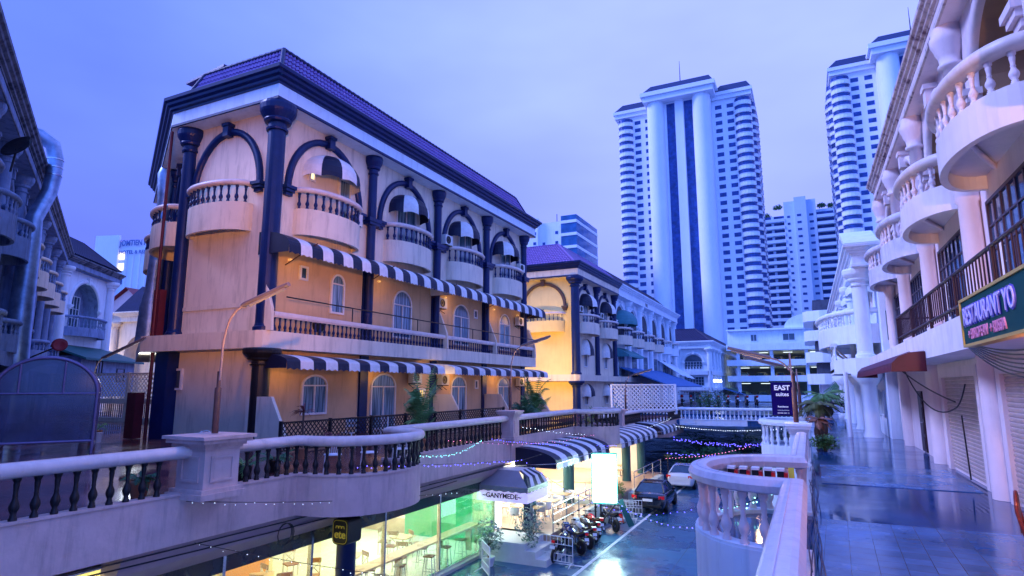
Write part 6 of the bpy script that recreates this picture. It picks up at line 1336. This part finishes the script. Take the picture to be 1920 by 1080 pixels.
pv=empty('arched_pavilion',(-84,52,0),'cream arched gateway pavilion lit warmly in front of the pink house','pavilion'); Tv=FR(-88.5,52,8); b=MB(Tv); arch_wall(b,0,9,0,11.2,5.4,2.6,0,6.5,2.8,2.4); b.build('wall',cream,pv); pq=[tuple((Tv@Vector(q))[:2]) for q in ((-.6,-.4,0),(9.4,-.4,0))]; el_cornice(pv,pq,11.2,cream,cream,sc=1.2,fr=.6,ov=.4); el_column(pv,Tv,1.2,-.5,0,11.2,.45,cream); b=MB(Tv); b.ext([(0,12.6),(9.5,12.6),(9.5,14.8),(5,16.2),(3,14.8)],0,6,'y'); b.build('roof',rtiled,pv)
l=bpy.data.lights.new('gate_light','POINT'); l.energy=900; l.color=(1,.8,.6); l.shadow_soft_size=.5; o=bpy.data.objects.new('gate_light',l); COL.objects.link(o); o.parent=pv; o.location=Vector((-86,47,6))-wloc(pv)
Ht=empty('hotel_tower',(-203,120,-4),'pale hotel tower with rooftop lettering and a satellite dish, far behind the alley','hotel'); TH=FR(-217.5,120,18)
b=MB(TH); b.box(0,34,0,16,-4,51.5); b.box(0,9,-.8,0,-4,53.5); b.build('wall',twh,Ht)
b=MB(TH); 
for x in (12,14.5,17,19.5,22,24.5): b.box(x,x+.25,-.35,0,-4,47)
b.build('rib',twh,Ht)
for i,(z_,m_) in enumerate(((45,tlit),(41.3,tlit),(36.5,tbl))): b=MB(TH); b.box(9.2,11,-.2,.1,z_,z_+2.4); b.build('window',m_,Ht)
bsign=mat('rooftop_letter_blue',(.08,.14,.36),.5,var=0)
text('JOMTIEN PALM BEACH',2.7,TH@Matrix.Translation((9.3,-.6,50.6))@RX(90)@Matrix.Diagonal((.78,1,1,1)),bsign,Ht,align='LEFT',bold=.08); text('HOTEL & RESORT',1.7,TH@Matrix.Translation((9.3,-.6,47.4))@RX(90),bsign,Ht,align='LEFT',bold=.05)
b=MB(TH@Matrix.Translation((19.5,5,55.3))@RX(70)); b.lathe([(0,0),(1.6,.3),(2.9,1.2),(3,1.25),(1.6,.5),(0,.2)],n=20,cap=False); b.build('satellite_dish',mat('dish_blue',(.2,.4,.6),.4),Ht)
# ================================================================ glass canopy, lower left
gc_=empty('barrel_canopy',(-23.05,11.65,0),'dark framed barrel vaulted glass canopy over the stairs on the left deck','canopy')
TK=Matrix.Translation((-23.05,11.65,0))@RZ(59)
cx,a_,bz,zs=0,1.42,1.2,2.02; y0,y1=0,4.0
poly=mat('smoky_polycarbonate',(.035,.04,.12),.12,var=.3,scale=2,alpha=.72,spec=.9)
arc=lambda k,y,n=24,f=1:[(cx+a_*f*math.cos(PI*i/n),y,zs+bz*f*math.sin(PI*i/n)) for i in range(n+1)]
b=MB(TK); A0=arc(0,y0); A1=arc(0,y1); b.add(A0+A1,[(i,i+1,26+i,25+i) for i in range(24)],0,True); b.build('vault',poly,gc_)
frm=mat('lilac_steel_frame',(.20,.16,.30),.35,metal=.3,var=.1)
b=MB(TK)
for y in (y0,y1): b.tube(arc(0,y),.06,8); b.tube([(cx-a_,y,zs),(cx+a_,y,zs)],.035,8)
for yy in [y0+.3*k for k in range(1,13)]: b.tube(arc(0,yy,f=1.005),.022,5)
for x in (cx-a_,cx+a_):
    for y in (y0,y1): b.tube([(x,y,0),(x,y,zs)],.05,8)
    b.tube([(x,y0,zs),(x,y1,zs)],.04,8); b.tube([(x,y0,.12),(x,y1,.12)],.05,8)
for x in (cx-.75,cx+.45): b.tube([(x,y0,zs),(x,y0,zs+bz*math.sqrt(max(0,1-((x-cx)/a_)**2)))],.035,8)
b.tube([(cx-a_,y0,.42),(cx+a_,y0,.42)],.045,8); b.build('frame',frm,gc_)
b=MB(TK); b.box(cx-a_+.05,cx+a_-.05,y0+.02,y0+.03,.45,zs-.04); b.build('front_glass',poly,gc_); b=MB(TK); b.ext([(q[0],q[2]) for q in arc(0,0,f=.97)],y0+.02,y0+.03,'y'); b.build('gable_glass',poly,gc_)
b=MB(TK); b.box(cx+a_-.01,cx+a_+.01,y0+.05,y1-.05,.15,zs); b.build('side_glass',poly,gc_)
b=MB(TK)
for zz in (.9,1.2,1.5): b.tube([(cx-.1,y1-.3,zz),(cx+1.2,y1-.3,zz)],.02,6)
b.tube([(cx+.6,y1-.3,.5),(cx+.6,y1-.3,1.9)],.02,6); b.build('inner_railing',steel,gc_)
al=lamp('thin lamp behind the glass canopy in the back alley',-30,17,0,1,hgt=3.3,head=3.0)
l=bpy.data.lights.new('alley_light','POINT'); l.energy=120; l.color=(.8,.9,1); l.shadow_soft_size=.3; o=bpy.data.objects.new('alley_light',l); COL.objects.link(o); o.parent=al; o.location=(2,1,3.4)
# ================================================================ fairy lights
bl_e=mat('led_blue',(.1,.1,1),.5,var=0,emit=9,ec=(.12,.10,1)); bl_w=mat('led_white',(1,1,1),.5,var=0,emit=6,ec=(.75,.85,1)); bl_p=mat('led_pink',(1,.3,.5),.5,var=0,emit=6,ec=(1,.25,.5)); bl_c=mat('led_cyan',(.3,1,1),.5,var=0,emit=6,ec=(.3,1,.9))
LM={}
def led(m):
    if m.name not in LM:
        b=MB(); b.lathe([(.0,-.5),(.45,-.25),(.45,.25),(0,.5)],n=6); me=bpy.data.meshes.new('bulb'); me.from_pydata(b.v,[],b.f); me.materials.append(m); LM[m.name]=me
    return LM[m.name]
def string(label,a,b_,s,m,n,r=.012,jit=.03):
    e=empty('string_light',Vector(a),label,'string lights','strings of fairy lights across the street'); pts=sag(a,b_,s,24); w=MB(); w.tube(pts,.007,4); w.build('wire',black,e)
    rng=random.Random(len(label)*7+n)
    for i in range(n):
        t=(i+.5)/n*24; k=min(23,int(t)); p=pts[k].lerp(pts[k+1],t-k)+Vector((rng.uniform(-jit,jit),rng.uniform(-jit,jit),-.03+rng.uniform(-jit,jit))); o=inst('bulb',led(m),p,e); o.scale=(r*2,)*3
S_=string
S_('blue lights leaving the bowed bay and dipping over the cafe glass',(-10.6,12.6,.25),(-9.3,20,-.3),.05,bl_e,46)
S_('blue lights sagging across the striped awning to the right wall',(-9.3,20,-.3),(-1.8,24.6,-.9),1.6,bl_e,34,.014)
S_('blue lights along the front edge of the nearest striped awning',(-11.9,22.5,.15),(-9.7,33.2,-.9),.12,bl_e,70)
S_('white lights strung from the middle pedestal to the end of the deck',(-11.8,25.2,.5),(-10.1,50,-.2),.75,bl_w,64,.014)
S_('cyan white lights from the round bay towards the cafe sign',(-10.1,14.8,.35),(-11.9,21.8,.2),.25,bl_c,34)
S_('pink lights over the terrace awning',(-11.9,19,.4),(-9.9,30,-.1),.3,bl_p,34,.011)
S_('dull unlit string running along the parapet face below the bay',(-11.8,8.8,-.1),(-9.8,16.5,-.9),.12,bl_w,34,.007)
S_('low dull string crossing in front of the cafe glass',(-11.7,9.0,-.95),(-6.5,16.5,-3.2),.2,bl_w,40,.007)
S_('white lights hanging under the bridge, upper row',(-10,51,-.9),(-2,50,-.8),.25,bl_w,44,.022)
S_('blue lights in front of the dark shrubs below the bridge',(-9.9,49,-1.7),(-1.9,47,-1.6),.3,bl_e,80,.026,.1)
S_('pink lights rising from the wall to the shrubs below the bridge',(-9.9,46,-2.9),(-4,47,-1.9),.2,bl_p,26,.02)
S_('second blue string low before the shrubs below the bridge',(-9.9,47,-2.6),(-1.9,47.5,-2.2),.3,bl_e,50,.026,.1)
S_('white lights winding round the balusters of the right bay',(-1.7,11.6,.1),(-.6,12.3,.5),.1,bl_c,24,.012,.05)
S_('blue lights sagging low over the street behind the dark car',(-9.6,29.5,-2.6),(-2.0,21.5,-1.9),.9,bl_e,26,.02)
bk=empty('row_building',(-22,-16,0),'cream row building closing the street behind the photographer','building'); Tb=Matrix.Translation((-2,-15,0))@RZ(180)
b=MB(Tb); b.box(-12,40,0,12,0,13.5); b.build('wall',pinkw,bk); el_cornice(bk,[(-42,-14.3),(10,-14.3)][::-1],13.4,pinkw,mould,fr=.5)
for u in (-8,-3,2,7,12,17,22,27,32): el_win(bk,Tb,u,2,4.6,7,g=glass); el_win(bk,Tb,u,2,8.8,11.2,g=glass,arch=.6); el_win(bk,Tb,u,2,.1,2.6,g=glass)
# thin dark service cables
cb=empty('overhead_cable',(-11,15,-1),'black service cables clipped below the cream parapet on the left','cables')
for a,c,s in (((-11.9,5,-.98),(-11.88,24,-1.02),.06),((-11.88,6,-1.08),(-12.0,20,-1.2),.1),((-11.9,18,-1.05),(-9.9,23.0,-.45),.05),((-.25,12,.5),(-.2,26,.3),.3)): b=MB(); b.tube(sag(a,c,s),.018,5); b.build('cable',black,cb)
b=MB()
for k in range(3): b.tube([(-11.95+.02*k,11.7+.22*math.cos(a)*(1+.1*k),-1.35+.25*math.sin(a)) for a in [2*PI*q/16 for q in range(17)]],.012,5)
b.build('cable',black,cb)
cb=empty('cable_bundle',(-.2,8,.1),'tangled black and blue cables lying along the foot of the right balustrade','cables'); b=MB(); rng=random.Random(3)
for k in range(5):
    pts=[(-.14+.03*k+.05*math.sin(y*.9+k*2),y,.03+.05*k+.05*math.sin(y*1.3+k)) for y in [3+.3*i for i in range(54)]]; b.tube(pts,.009,5)
b.build('cable',mat('blue_black_cable',(.02,.03,.09),.35,var=.3),cb)
flush_balusters(); flush_parts()
